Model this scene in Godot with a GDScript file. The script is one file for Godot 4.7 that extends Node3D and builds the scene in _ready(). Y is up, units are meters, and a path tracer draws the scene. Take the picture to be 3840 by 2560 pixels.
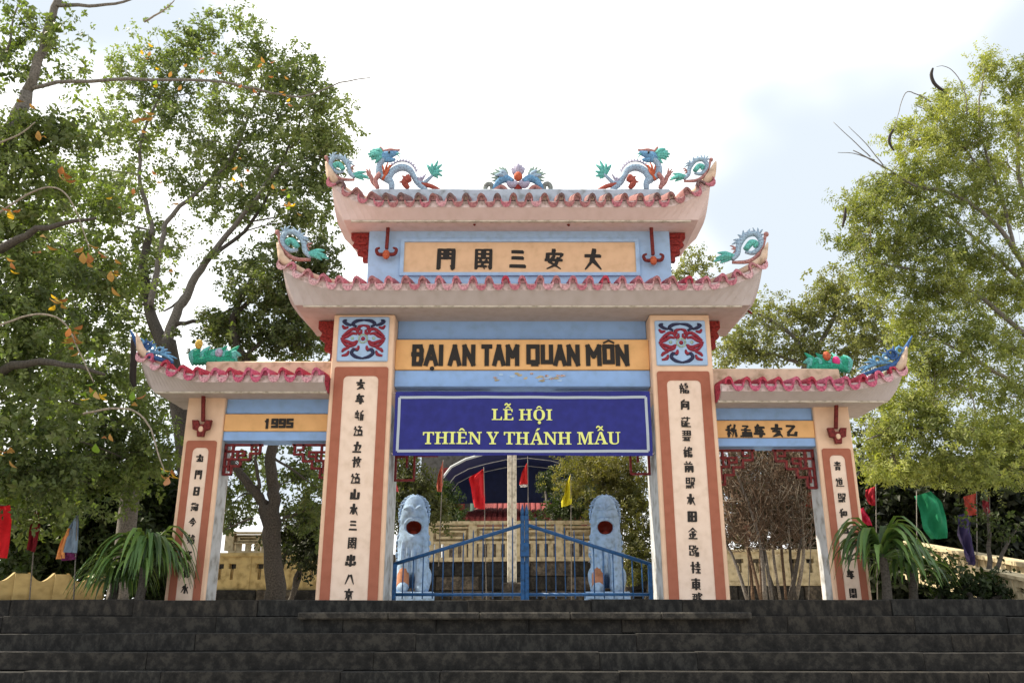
extends Node3D

var rng := RandomNumberGenerator.new()
var taken := {}
var mats := {}
var noises := {}
var shapes := {}


class MB:
	var st := SurfaceTool.new()

	func _init(smooth := false) -> void:
		st.begin(Mesh.PRIMITIVE_TRIANGLES)
		st.set_smooth_group(0 if smooth else -1)

	func smooth(on: bool) -> void:
		st.set_smooth_group(0 if on else -1)

	func col(c: Color) -> void:
		st.set_color(c)

	func tri(a: Vector3, b: Vector3, c: Vector3) -> void:  # counter-clockwise seen from outside
		st.add_vertex(a)
		st.add_vertex(c)
		st.add_vertex(b)

	func quad(a: Vector3, b: Vector3, c: Vector3, d: Vector3) -> void:
		tri(a, b, c)
		tri(a, c, d)

	func hexa(p: Array) -> void:  # eight corners: back ring 0-3, front ring 4-7, each counter-clockwise seen from +z
		quad(p[4], p[5], p[6], p[7])
		quad(p[1], p[0], p[3], p[2])
		quad(p[0], p[1], p[5], p[4])
		quad(p[2], p[3], p[7], p[6])
		quad(p[1], p[2], p[6], p[5])
		quad(p[3], p[0], p[4], p[7])

	func box(c: Vector3, s: Vector3, b := Basis()) -> void:
		var h := s * 0.5
		var p := []
		for z in [-h.z, h.z]:
			for q in [Vector2(-1, -1), Vector2(1, -1), Vector2(1, 1), Vector2(-1, 1)]:
				p.append(c + b * Vector3(q.x * h.x, q.y * h.y, z))
		hexa(p)

	func span(a: Vector3, b: Vector3) -> void:
		box((a + b) * 0.5, (b - a).abs())

	func bevel(c: Vector3, s: Vector3, e: float, b := Basis()) -> void:  # chamfered box, 44 triangles
		var h := s * 0.5
		var g := h - Vector3.ONE * e
		var v := func(x, y, z, ax): return c + b * Vector3(x * (h.x if ax == 0 else g.x), y * (h.y if ax == 1 else g.y), z * (h.z if ax == 2 else g.z))
		for s1 in [-1, 1]:
			var f1 := [v.call(s1, -1, -1, 0), v.call(s1, 1, -1, 0), v.call(s1, 1, 1, 0), v.call(s1, -1, 1, 0)]
			var f2 := [v.call(-1, s1, -1, 1), v.call(-1, s1, 1, 1), v.call(1, s1, 1, 1), v.call(1, s1, -1, 1)]
			var f3 := [v.call(-1, -1, s1, 2), v.call(1, -1, s1, 2), v.call(1, 1, s1, 2), v.call(-1, 1, s1, 2)]
			for f in [f1, f2, f3]:
				if s1 > 0:
					quad(f[0], f[1], f[2], f[3])
				else:
					quad(f[3], f[2], f[1], f[0])
		for i in [-1, 1]:
			for j in [-1, 1]:
				var q := [v.call(i, j, -1, 0), v.call(i, j, 1, 0), v.call(i, j, 1, 1), v.call(i, j, -1, 1)]
				var r := [v.call(i, -1, j, 2), v.call(i, 1, j, 2), v.call(i, 1, j, 0), v.call(i, -1, j, 0)]
				var t := [v.call(-1, i, j, 1), v.call(1, i, j, 1), v.call(1, i, j, 2), v.call(-1, i, j, 2)]
				for f in [q, r, t]:
					if i * j > 0:
						quad(f[3], f[2], f[1], f[0])
					else:
						quad(f[0], f[1], f[2], f[3])
				for k in [-1, 1]:
					if i * j * k > 0:
						tri(v.call(i, j, k, 0), v.call(i, j, k, 1), v.call(i, j, k, 2))
					else:
						tri(v.call(i, j, k, 2), v.call(i, j, k, 1), v.call(i, j, k, 0))

	func tube(pts: Array, r0: float, r1: float, sides := 6, radii := [], flat := 1.0) -> void:  # a tapered tube along a path, pointed caps closed
		var n := pts.size()
		var t: Vector3 = (pts[1] - pts[0]).normalized()
		var u := t.cross(Vector3(0, 0, 1) if absf(t.z) < 0.9 else Vector3.UP).normalized()
		var rings := []
		for i in n:
			var a: Vector3 = pts[maxi(i - 1, 0)]
			var b: Vector3 = pts[mini(i + 1, n - 1)]
			t = (b - a).normalized()
			u = (u - t * u.dot(t)).normalized()
			var w := t.cross(u)
			var r: float = lerpf(r0, r1, float(i) / (n - 1)) if radii.is_empty() else radii[i]
			var ring := []
			for k in sides:
				var g := TAU * k / sides
				ring.append(pts[i] + u * cos(g) * r + w * sin(g) * r * flat)
			rings.append(ring)
		for i in n - 1:
			for k in sides:
				var l := (k + 1) % sides
				quad(rings[i][k], rings[i][l], rings[i + 1][l], rings[i + 1][k])
		for k in sides:
			var l := (k + 1) % sides
			tri(pts[0], rings[0][l], rings[0][k])
			tri(pts[n - 1], rings[n - 1][k], rings[n - 1][l])

	func plate(poly: PackedVector2Array, x: Transform3D, depth: float) -> void:  # a flat outline with thickness, front face towards +z
		var p := poly
		if not Geometry2D.is_polygon_clockwise(p):
			pass
		else:
			p = poly.duplicate()
			p.reverse()
		var idx := Geometry2D.triangulate_polygon(p)
		for i in range(0, idx.size(), 3):
			var a := p[idx[i]]
			var b := p[idx[i + 1]]
			var c := p[idx[i + 2]]
			if (b - a).cross(c - a) < 0:
				var d := b
				b = c
				c = d
			tri(x * Vector3(a.x, a.y, depth), x * Vector3(b.x, b.y, depth), x * Vector3(c.x, c.y, depth))
			tri(x * Vector3(c.x, c.y, 0), x * Vector3(b.x, b.y, 0), x * Vector3(a.x, a.y, 0))
		for i in p.size():
			var a := p[i]
			var b := p[(i + 1) % p.size()]
			quad(x * Vector3(a.x, a.y, 0), x * Vector3(b.x, b.y, 0), x * Vector3(b.x, b.y, depth), x * Vector3(a.x, a.y, depth))

	func ball(c: Vector3, r: Vector3, seg := 10, rings := 6) -> void:
		for i in rings:
			for k in seg:
				var q := []
				for s in [[i, k], [i + 1, k], [i + 1, k + 1], [i, k + 1]]:
					var th: float = PI * s[0] / rings
					var ph: float = TAU * s[1] / seg
					q.append(c + Vector3(sin(th) * cos(ph) * r.x, cos(th) * r.y, -sin(th) * sin(ph) * r.z))
				if i > 0:
					tri(q[0], q[1], q[3])
				if i < rings - 1:
					tri(q[1], q[2], q[3])

	func lathe(c: Vector3, prof: Array, seg := 12) -> void:  # profile of (radius, height) from bottom to top
		for i in prof.size() - 1:
			for k in seg:
				var a := TAU * k / seg
				var b := TAU * (k + 1) / seg
				var p: Vector2 = prof[i]
				var q: Vector2 = prof[i + 1]
				var at := func(v: Vector2, g: float): return c + Vector3(cos(g) * v.x, v.y, -sin(g) * v.x)
				if p.x > 0.0001:
					tri(at.call(p, a), at.call(p, b), at.call(q, b) if q.x > 0.0001 else at.call(q, a))
				if q.x > 0.0001:
					tri(at.call(p, a), at.call(q, b), at.call(q, a))

	func sheet(nu: int, nv: int, at: Callable) -> void:  # at(u, v) -> Vector3; u to the right, v upwards seen from the front
		for i in nu:
			for j in nv:
				quad(at.call(float(i) / nu, float(j) / nv), at.call(float(i + 1) / nu, float(j) / nv), at.call(float(i + 1) / nu, float(j + 1) / nv), at.call(float(i) / nu, float(j + 1) / nv))

	func done() -> ArrayMesh:
		st.generate_normals()
		return st.commit()


func lin(r: float, g: float, b: float) -> Color:
	return Color(r, g, b).linear_to_srgb()


func curve(pts: Array, n := 5) -> Array:  # a smooth path through the points
	var out := []
	for i in pts.size() - 1:
		var p0: Vector3 = pts[maxi(i - 1, 0)]
		var p1: Vector3 = pts[i]
		var p2: Vector3 = pts[i + 1]
		var p3: Vector3 = pts[mini(i + 2, pts.size() - 1)]
		for k in n:
			var t := float(k) / n
			out.append(p1.cubic_interpolate(p2, p0, p3, t))
	out.append(pts[-1])
	return out


func noise_tex(key: String, freq: float, octaves: int, stops: Array, kind := FastNoiseLite.TYPE_SIMPLEX_SMOOTH, size := 512, normal := false) -> NoiseTexture2D:
	if not noises.has(key):
		var n := FastNoiseLite.new()
		n.seed = key.hash() % 1000
		n.noise_type = kind
		n.frequency = freq
		n.fractal_octaves = octaves
		if key.begins_with("stone"):  # rough on every scale
			n.fractal_gain = 0.74
			n.domain_warp_enabled = true
			n.domain_warp_amplitude = 18.0
			n.domain_warp_frequency = 0.02
		var t := NoiseTexture2D.new()
		t.width = size
		t.height = size
		t.seamless = true
		t.noise = n
		if normal:
			t.as_normal_map = true
			t.bump_strength = 6.0
		else:
			var g := Gradient.new()
			var offs := PackedFloat32Array()
			var cols := PackedColorArray()
			for s in stops:
				offs.append(s[0])
				cols.append(s[1])
			g.offsets = offs
			g.colors = cols
			t.color_ramp = g
		noises[key] = t
	return noises[key]


func grey(a: float) -> Color:
	return Color(a, a, a)


func mottle(key: String) -> NoiseTexture2D:
	match key:
		"paint":  # faintly blotched old lime paint
			return noise_tex(key, 0.02, 6, [[0.0, Color(0.92, 0.91, 0.89)], [0.35, Color(0.965, 0.96, 0.955)], [0.6, grey(0.985)], [1.0, grey(1.0)]])
		"grime":  # stained, with mould spots
			return noise_tex(key, 0.02, 6, [[0.0, Color(0.62, 0.61, 0.58)], [0.3, Color(0.82, 0.81, 0.79)], [0.5, grey(0.93)], [0.75, grey(0.98)], [1.0, grey(1.0)]])
		"chip":  # flaking paint over pale plaster
			return noise_tex(key, 0.03, 6, [[0.0, Color(0.55, 0.48, 0.50)], [0.42, Color(0.84, 0.80, 0.82)], [0.6, grey(0.96)], [1.0, grey(1.0)]])
		"stone":  # lichen-stained black stone
			return noise_tex(key, 0.008, 8, [[0.0, grey(0.34)], [0.4, grey(0.60)], [0.52, Color(0.71, 0.70, 0.69)], [0.66, Color(0.90, 0.89, 0.86)], [1.0, Color(1.0, 0.98, 0.92)]], FastNoiseLite.TYPE_SIMPLEX_SMOOTH, 1024)
		"bark":
			return noise_tex(key, 0.03, 5, [[0.0, grey(0.45)], [0.5, grey(0.8)], [1.0, grey(1.0)]])
		"cloth":
			return noise_tex(key, 0.02, 4, [[0.0, grey(0.84)], [1.0, grey(1.0)]])
	return null


func mat(called: String, c: Color, rough := 0.85, tex := "", scale := 1.0, stretch := Vector3.ONE) -> StandardMaterial3D:  # c is a linear base colour
	if not mats.has(called):
		var m := StandardMaterial3D.new()
		m.resource_name = called
		m.albedo_color = Color(c.r, c.g, c.b).linear_to_srgb()
		m.roughness = rough
		m.metallic_specular = 0.4
		if tex:
			m.albedo_texture = mottle(tex)
			m.uv1_triplanar = true
			m.uv1_world_triplanar = true
			m.uv1_scale = stretch * scale
		mats[called] = m
	return mats[called]


func numbered(called: String) -> String:
	var n: int = taken.get(called, 0)
	taken[called] = n + 1
	return called if n == 0 else "%s_%03d" % [called, n]


func base(called: String, label: String, category: String, at := Vector3.ZERO, turn := 0.0, group := "") -> Node3D:  # the root of a thing
	var o := Node3D.new()
	o.name = numbered(called)
	add_child(o)
	o.position = at
	o.rotation.y = turn
	tag(o, label, category, group)
	return o


func tag(o: Node3D, label: String, category: String, group := "") -> void:
	o.set_meta("label", label)
	o.set_meta("category", category)
	if group:
		o.set_meta("group", group)


func part(called: String, mesh: Mesh, m: Material, parent: Node3D, x := Transform3D()) -> MeshInstance3D:
	var o := MeshInstance3D.new()
	o.name = numbered(called) if parent == self else called
	o.mesh = mesh
	o.material_override = m
	o.transform = x
	o.cast_shadow = GeometryInstance3D.SHADOW_CASTING_SETTING_ON
	parent.add_child(o, true)
	return o


func group_node(called: String, parent: Node3D, at := Vector3.ZERO) -> Node3D:
	var o := Node3D.new()
	o.name = called
	o.position = at
	parent.add_child(o, true)
	return o


func structure(o: Node3D) -> Node3D:
	o.set_meta("kind", "structure")
	return o


func aim(from: Vector3, to: Vector3, up := Vector3.UP) -> Basis:  # a basis whose -z runs from one point to the other
	var z := (from - to).normalized()
	var x := up.cross(z).normalized()
	return Basis(x, z.cross(x), z)


func _ready() -> void:
	rng.seed = 1995
	# camera
	var cam := Camera3D.new()
	cam.name = "camera"
	add_child(cam)
	cam.position = Vector3(0, -0.1, 0)
	cam.rotation_degrees = Vector3(17.745, 0, 0)
	cam.fov = 44.32
	cam.far = 2000.0
	# sky, exposure
	var env := Environment.new()
	env.background_mode = Environment.BG_SKY
	var sky := Sky.new()
	var pan := PanoramaSkyMaterial.new()
	pan.panorama = ImageTexture.create_from_image(sky_image())
	sky.sky_material = pan
	env.sky = sky
	env.tonemap_mode = Environment.TONE_MAPPER_LINEAR
	env.tonemap_exposure = 1.98
	env.sdfgi_enabled = true
	env.ssao_enabled = true
	env.ssil_enabled = true
	var we := WorldEnvironment.new()
	we.name = "environment"
	we.environment = env
	add_child(we)
	# sun: high on the left and a little behind the gate, so the front stands in open shade
	var sun := DirectionalLight3D.new()
	sun.name = "sun"
	add_child(sun)
	sun.light_energy = 1.5
	sun.light_color = Color(1.0, 0.95, 0.86)
	sun.light_angular_distance = 0.6
	sun.shadow_enabled = true
	sun.basis = aim(Vector3(-0.62, 0.78, -0.16), Vector3.ZERO)
	palette()
	tile_meshes()
	build_ground()
	build_stairs()
	build_gate()
	build_banner()
	build_metal_gates()
	build_lions()
	build_background()
	build_flags()
	build_plants()
	build_trees()


func sky_image() -> Image:  # a bright hazy cover of cloud with thin pale-blue openings
	var im := Image.create(512, 256, false, Image.FORMAT_RGBAF)
	var n := FastNoiseLite.new()
	n.seed = 11
	n.frequency = 0.75
	n.fractal_octaves = 5
	for j in 256:
		var th := PI * (j + 0.5) / 256.0
		for i in 512:
			var ph := TAU * i / 512.0
			var d := Vector3(sin(th) * sin(ph), cos(th), sin(th) * cos(ph))
			var v := n.get_noise_3d(d.x * 1.6, d.y * 2.6, d.z * 1.6) * 0.5 + 0.5
			var t := smoothstep(0.40, 0.60, v)
			var c := Color(0.415, 0.46, 0.505).lerp(Color(0.92, 0.92, 0.90), t)
			im.set_pixel(i, j, c)
	return im


func palette() -> void:
	mat("peach", Color(0.80, 0.56, 0.40), 0.9, "paint", 0.35)
	mat("cream", Color(0.84, 0.66, 0.54), 0.9, "paint", 0.5)
	mat("ochre_panel", Color(0.80, 0.46, 0.20), 0.85, "paint", 0.4)
	mat("tan_panel", Color(0.76, 0.50, 0.31), 0.85, "paint", 0.5)
	mat("brick_red", Color(0.38, 0.13, 0.08), 0.85, "paint", 0.6)
	mat("beam_blue", Color(0.28, 0.45, 0.78), 0.85, "paint", 0.4)
	mat("pale_blue", Color(0.38, 0.54, 0.78), 0.85, "paint", 0.6)
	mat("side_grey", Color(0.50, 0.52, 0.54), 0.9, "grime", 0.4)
	mat("soffit_pink", Color(0.68, 0.54, 0.525), 0.92, "paint", 0.5)
	mat("soffit_grey", Color(0.50, 0.44, 0.435), 0.92, "paint", 0.5)
	mat("lip_cream", Color(0.62, 0.56, 0.48), 0.9, "grime", 0.8)
	mat("board_white", Color(0.70, 0.56, 0.55), 0.9, "grime", 1.2)
	mat("ridge_blue", Color(0.46, 0.53, 0.62), 0.9, "grime", 0.5)
	mat("ridge_cream", Color(0.72, 0.54, 0.40), 0.9, "grime", 0.5)
	mat("hip_cream", Color(0.68, 0.50, 0.38), 0.9, "grime", 0.7)
	mat("deck", Color(0.42, 0.26, 0.25), 0.9, "grime", 0.6)
	mat("tile_rose", Color(0.56, 0.20, 0.25), 0.85, "chip", 1.6)
	mat("tile_pink", Color(0.70, 0.38, 0.43), 0.85, "chip", 1.9)
	mat("tile_dull", Color(0.46, 0.20, 0.21), 0.85, "chip", 1.7)
	mat("tile_brown", Color(0.33, 0.16, 0.15), 0.85, "chip", 1.5)
	mat("tile_smoke", Color(0.20, 0.13, 0.13), 0.85, "chip", 1.5)
	mat("tile_crimson", Color(0.48, 0.05, 0.09), 0.8, "chip", 1.4)
	mat("tile_magenta", Color(0.58, 0.13, 0.22), 0.8, "chip", 1.8)
	mat("plug_pale", Color(0.68, 0.42, 0.44), 0.9, "chip", 2.0)
	mat("plug_cream", Color(0.62, 0.48, 0.42), 0.9, "chip", 2.1)
	mat("ink", Color(0.018, 0.014, 0.012), 0.6)
	mat("maroon", Color(0.20, 0.025, 0.022), 0.75, "chip", 1.5)
	mat("red_paint", Color(0.30, 0.030, 0.024), 0.75, "chip", 1.6)
	mat("fret_red", Color(0.20, 0.024, 0.024), 0.75, "chip", 1.3)
	mat("crimson", Color(0.34, 0.035, 0.060), 0.75, "chip", 2.0)
	mat("rust_red", Color(0.42, 0.10, 0.07), 0.8, "chip", 2.0)
	mat("orange_red", Color(0.60, 0.14, 0.06), 0.75, "chip", 2.0)
	mat("navy", Color(0.035, 0.040, 0.10), 0.75, "chip", 2.0)
	mat("mint", Color(0.44, 0.62, 0.50), 0.8, "chip", 2.2)
	mat("sky_blue", Color(0.36, 0.52, 0.66), 0.8, "chip", 2.3)
	mat("blue", Color(0.16, 0.38, 0.62), 0.8, "chip", 2.0)
	mat("deep_blue", Color(0.045, 0.13, 0.34), 0.75, "chip", 2.0)
	mat("teal", Color(0.14, 0.54, 0.48), 0.8, "chip", 2.1)
	mat("sea_green", Color(0.36, 0.52, 0.46), 0.8, "chip", 2.1)
	mat("jade", Color(0.02, 0.36, 0.22), 0.7, "chip", 2.0)
	mat("grey_green", Color(0.26, 0.30, 0.28), 0.85, "chip", 2.0)
	mat("lilac", Color(0.46, 0.46, 0.60), 0.8, "chip", 2.0)
	mat("dusty_pink", Color(0.48, 0.24, 0.22), 0.8, "chip", 2.0)
	mat("flower_pink", Color(0.65, 0.04, 0.20), 0.75)
	mat("yellow_paint", Color(0.66, 0.48, 0.08), 0.8, "chip", 2.0)
	mat("gate_blue", Color(0.014, 0.085, 0.235), 0.45, "grime", 1.4)
	mat("lion_blue", Color(0.34, 0.51, 0.76), 0.75, "grime", 0.9)
	mat("clay", Color(0.46, 0.22, 0.13), 0.85, "grime", 1.0)
	mat("mouth_red", Color(0.16, 0.018, 0.010), 0.6)
	mat("dark_stone", Color(0.044, 0.042, 0.040), 0.92, "stone", 0.62, Vector3(1.0, 1.0, 1.0))
	mat("dark_stone_warm", Color(0.048, 0.044, 0.040), 0.92, "stone", 0.55, Vector3(1.5, 0.9, 1.0))
	mat("dark_stone_grey", Color(0.040, 0.040, 0.040), 0.92, "stone", 0.75, Vector3(1.2, 0.7, 1.0))
	mat("nosing", Color(0.075, 0.07, 0.064), 0.9, "stone", 0.8)
	for k in ["dark_stone", "dark_stone_warm", "dark_stone_grey", "nosing"]:
		mats[k].heightmap_enabled = true
		mats[k].heightmap_scale = 0.3
		mats[k].heightmap_texture = noise_tex("stone_relief", 0.03, 6, [[0.0, grey(0.0)], [1.0, grey(1.0)]])
	mat("paving", Color(0.52, 0.50, 0.47), 0.9, "grime", 0.25)
	mat("earth", Color(0.36, 0.33, 0.29), 0.95, "grime", 0.2)
	mat("ochre_wall", Color(0.52, 0.39, 0.18), 0.9, "grime", 0.45)
	mat("pale_yellow", Color(0.55, 0.46, 0.30), 0.9, "grime", 0.6)
	mat("old_stone", Color(0.16, 0.135, 0.11), 0.95, "stone", 0.5)
	mat("pole_cream", Color(0.74, 0.68, 0.56), 0.7, "grime", 0.8)
	mat("bark_dark", Color(0.115, 0.10, 0.085), 0.95, "bark", 2.0)
	mat("bark_grey", Color(0.26, 0.235, 0.21), 0.95, "bark", 2.0)
	mat("bark_pale", Color(0.42, 0.36, 0.29), 0.95, "bark", 2.0)
	mat("twig_brown", Color(0.20, 0.13, 0.085), 0.95, "bark", 2.0)
	mat("pod", Color(0.022, 0.016, 0.014), 0.7)
	mat("canopy_navy", Color(0.012, 0.022, 0.09), 0.6, "cloth", 0.5)
	mat("temple_roof", Color(0.24, 0.045, 0.045), 0.85, "chip", 0.8)
	mat("temple_wall", Color(0.09, 0.085, 0.08), 0.9, "grime", 0.5)
	mat("temple_column", Color(0.05, 0.10, 0.08), 0.8)
	mat("steel", Color(0.42, 0.44, 0.46), 0.5)
	mat("banner_blue", Color(0.024, 0.028, 0.23), 0.7, "cloth", 0.6)
	mat("banner_silver", Color(0.40, 0.45, 0.52), 0.6)
	mat("banner_yellow", Color(0.76, 0.80, 0.24), 0.6)


func build_ground() -> void:
	var b := MB.new()
	b.quad(Vector3(-400, -1.9, 60), Vector3(400, -1.9, 60), Vector3(400, -1.9, -600), Vector3(-400, -1.9, -600))
	structure(part("ground", b.done(), mats.earth, self))
	b = MB.new()
	b.box(Vector3(0, -0.5, -54.6), Vector3(120, 0.99, 90))
	structure(part("courtyard", b.done(), mats.paving, self))


func build_stairs() -> void:  # broad flight of black weathered stone
	var s := base("stairs", "", "")
	s.remove_meta("label")
	s.remove_meta("category")
	structure(s)
	var kinds := ["dark_stone", "dark_stone_warm", "dark_stone_grey"]
	var lens := [0.95, 1.3, 1.7, 2.2]
	var meshes := []
	for l in lens:
		var b := MB.new()
		b.bevel(Vector3.ZERO, Vector3(l - 0.003, 0.1645, 0.42), 0.005)
		meshes.append(b.done())
	for k in 11:
		var z := -9.2 + 0.17 * k
		var y := -0.165 * k
		var x := -9.5 - rng.randf() * 0.7
		while x < 9.6:
			var i := rng.randi() % 4
			var t := Transform3D(Basis(Vector3(0, 0, 1), rng.randf_range(-0.004, 0.004)) * Basis(Vector3.UP, rng.randf_range(-0.006, 0.006)), Vector3(x + lens[i] * 0.5, y - 0.082 + rng.randf_range(-0.006, 0.006), z - 0.21 + rng.randf_range(-0.014, 0.012)))
			part("step_block", meshes[i], mats[kinds[rng.randi() % 3]], s, t)
			x += lens[i]
	# a lighter, thinner nosing course lies along the middle of the second step
	var n := MB.new()
	n.bevel(Vector3.ZERO, Vector3(0.92, 0.07, 0.3), 0.012)
	var nm := n.done()
	for i in 5:
		part("nosing_slab", nm, mats.nosing, s, Transform3D(Basis(Vector3(0, 0, 1), rng.randf_range(-0.004, 0.004)), Vector3(-1.72 + 0.925 * i, -0.158, -9.10 + rng.randf_range(-0.01, 0.01))))
	var c := MB.new()
	for k in 11:
		c.box(Vector3(0, -1.0 - 0.0825 * k, -9.53 + 0.17 * k), Vector3(21, 1.76 - 0.165 * k, 0.3))
	part("stair_core", c.done(), mats.dark_stone_grey, s)


func build_gate() -> void:
	var g := base("temple_gate", "three-bay painted gate with tiled upturned roofs, dragons and inscribed pillars", "gate", Vector3(0, 0, 0))
	# pillars with their inscriptions
	var yl := [2.648, 2.459, 2.243, 2.047, 1.837, 1.651, 1.451, 1.247, 1.068, 0.874, 0.668, 0.463, 0.257, 0.072]
	var yr := [2.596, 2.385, 2.159, 1.981, 1.777, 1.591, 1.392, 1.189, 0.989, 0.781, 0.575, 0.382, 0.192, 0.028]
	pillar(g, -2.34, -1.54, -10.4, 0.8, 3.6, 2.88, 0.12, 0.06, 0.055, "亥年新造立校造山水三關出八京", yl, 0.108, -1.935)
	pillar(g, 1.81, 2.595, -10.4, 0.8, 3.6, 2.822, 0.12, 0.06, 0.055, "龍向藍碧鶴前照水田金路桂東郡", yr, 0.108, 2.2)
	carved_panel(g, Vector3(-1.94, 3.258, -10.395), 0.66, 3.565 - 2.956)
	carved_panel(g, Vector3(2.20, 3.204, -10.395), 0.66, 3.51 - 2.898)
	var sl := [1.723, 1.524, 1.322, 1.128, 0.93, 0.729, 0.536, 0.33, 0.142]
	var sr := [1.635, 1.431, 1.235, 1.047, 0.856, 0.677, 0.49, 0.315, 0.091]
	pillar(g, -4.21, -3.725, -10.6, 0.42, 2.55, 1.958, 0.09, 0.06, 0.05, "玄門日發今始為代永", sl, 0.09, -3.965)
	pillar(g, 3.905, 4.36, -10.6, 0.42, 2.42, 1.857, 0.085, 0.06, 0.045, "青道照和吉祥千年開", sr, 0.09, 4.13)
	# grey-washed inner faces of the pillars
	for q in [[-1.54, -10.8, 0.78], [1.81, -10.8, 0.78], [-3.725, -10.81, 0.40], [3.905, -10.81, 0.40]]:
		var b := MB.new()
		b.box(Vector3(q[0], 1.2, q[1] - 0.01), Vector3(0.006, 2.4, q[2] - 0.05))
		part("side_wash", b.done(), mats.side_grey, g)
	# main beam in three bands
	var bands := [
		["lintel", -1.54, 1.81, -10.70, 0.28, 3.583 + 0.1, 3.355, mats.beam_blue], ["name_board", -1.54, 1.81, -10.56, 0.46, 3.309, 2.89, mats.ochre_panel], ["lintel", -1.54, 1.81, -10.58, 0.42, 2.89, 2.666, mats.beam_blue],
		["lintel", -3.725, -2.34, -10.67, 0.28, 2.414 + 0.12, 2.327, mats.beam_blue], ["name_board", -3.725, -2.34, -10.63, 0.36, 2.318, 2.089, mats.ochre_panel], ["lintel", -3.725, -2.34, -10.65, 0.32, 2.093, 1.968, mats.beam_blue],
		["lintel", 2.595, 3.905, -10.67, 0.28, 2.339 + 0.12, 2.241, mats.beam_blue], ["name_board", 2.595, 3.905, -10.63, 0.36, 2.232, 2.004, mats.ochre_panel], ["lintel", 2.595, 3.905, -10.65, 0.32, 2.008, 1.895, mats.beam_blue],
	]
	var boards := []
	for q in bands:
		var b := MB.new()
		b.bevel(Vector3((q[1] + q[2]) * 0.5, (q[5] + q[6]) * 0.5, q[3] - q[4] * 0.5), Vector3(q[2] - q[1] - 0.004, q[5] - q[6] - 0.003, q[4]), 0.008)
		var o := part(q[0], b.done(), q[7], g)
		if q[0] == "name_board":
			boards.append(o)
	var ly := 3.087
	var lh := 3.207 - 2.967
	var spans := [945, 972, 975, 1006, 1008, 1018, 1030, 1059, 1063, 1091, 1106, 1130, 1132, 1160, 1163, 1192, 1210, 1239, 1243, 1270, 1272, 1301, 1303, 1331, 1347, 1381, 1385, 1411, 1415, 1444]
	var px := (1.535 - -1.306) / 496.0
	for i in 15:
		var a0: float = -1.306 + (spans[i * 2] - 948) * px
		var a1: float = -1.306 + (spans[i * 2 + 1] - 948) * px
		var ch: String = "ĐAIANTAMQUANMON"[i]
		var hw: float = 0.029
		glyph(ch, Vector3((a0 + a1) * 0.5 + (0.0 if ch == "I" else (a1 - a0) * 0.04), ly, -10.56), (a1 - a0 - hw * 1.6) * 9.0 / 8.0, lh, mats.ink, boards[0], hw)
	dot_mark(boards[0], Vector3(-1.048, 2.905, -10.55), 0.030)
	for sx in [-1.0, 1.0]:
		var hat := MB.new()
		hat.box(Vector3(1.278, 3.272, -10.555) + Vector3(0.035 * sx, 0.0, 0.004 + 0.001 * sx), Vector3(0.085, 0.022, 0.012), Basis(Vector3(0, 0, 1), -0.45 * sx))
		part("letter", hat.done(), mats.ink, boards[0])
	for i in 4:
		glyph("1995"[i], Vector3(-3.159 + 0.098 * i, 2.186, -10.63), 0.066, 0.104, mats.ink, boards[1], 0.0155)
	var xs := [2.831, 3.016, 3.195, 3.42, 3.6]
	for i in 5:
		glyph("秋孟年亥乙"[i], Vector3(xs[i], 2.095, -10.63), 0.145, 0.15, mats.ink, boards[2])
	# hanging fretwork under the beams
	fretwork(g, Vector3(-3.70, 1.93, -10.75), 0.46, 0.38, 1.0, mats.fret_red)
	fretwork(g, Vector3(-2.37, 1.93, -10.75), 0.46, 0.42, -1.0, mats.fret_red)
	fretwork(g, Vector3(2.62, 1.86, -10.75), 0.50, 0.44, 1.0, mats.fret_red)
	fretwork(g, Vector3(3.88, 1.86, -10.75), 0.50, 0.48, -1.0, mats.fret_red)
	fretwork(g, Vector3(-1.50, 2.62, -10.78), 1.2, 1.14, 1.0, mats.fret_red)
	fretwork(g, Vector3(1.77, 2.62, -10.78), 1.2, 1.06, -1.0, mats.fret_red)
	# upper storey
	var u := group_node("upper_storey", g)
	var b := MB.new()
	b.bevel(Vector3(0.1, 4.38, -10.8), Vector3(4.12, 1.0, 0.6), 0.01)
	part("wall", b.done(), mats.pale_blue, u)
	var y0 := 4.229
	var y1 := 4.678
	var x0 := -1.467
	var x1 := 1.68
	b = MB.new()
	for q in [[x0 - 0.05, y1, x1 + 0.05, y1 + 0.045], [x0 - 0.05, y0 - 0.045, x1 + 0.05, y0], [x0 - 0.05, y0 + 0.001, x0, y1 - 0.001], [x1, y0 + 0.001, x1 + 0.05, y1 - 0.001]]:
		b.span(Vector3(q[0], q[1], -10.51), Vector3(q[2], q[3], -10.465))
	part("board_frame", b.done(), mats.pale_blue, u)
	b = MB.new()
	b.span(Vector3(x0, y0, -10.51), Vector3(x1, y1, -10.49))
	part("name_board", b.done(), mats.tan_panel, u)
	var cx := [-0.898, -0.39, 0.077, 0.579, 1.099]
	for i in 5:
		glyph("門關三安大"[i], Vector3(cx[i], 4.427, -10.49), 0.25, 0.27, mats.ink, u)
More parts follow.
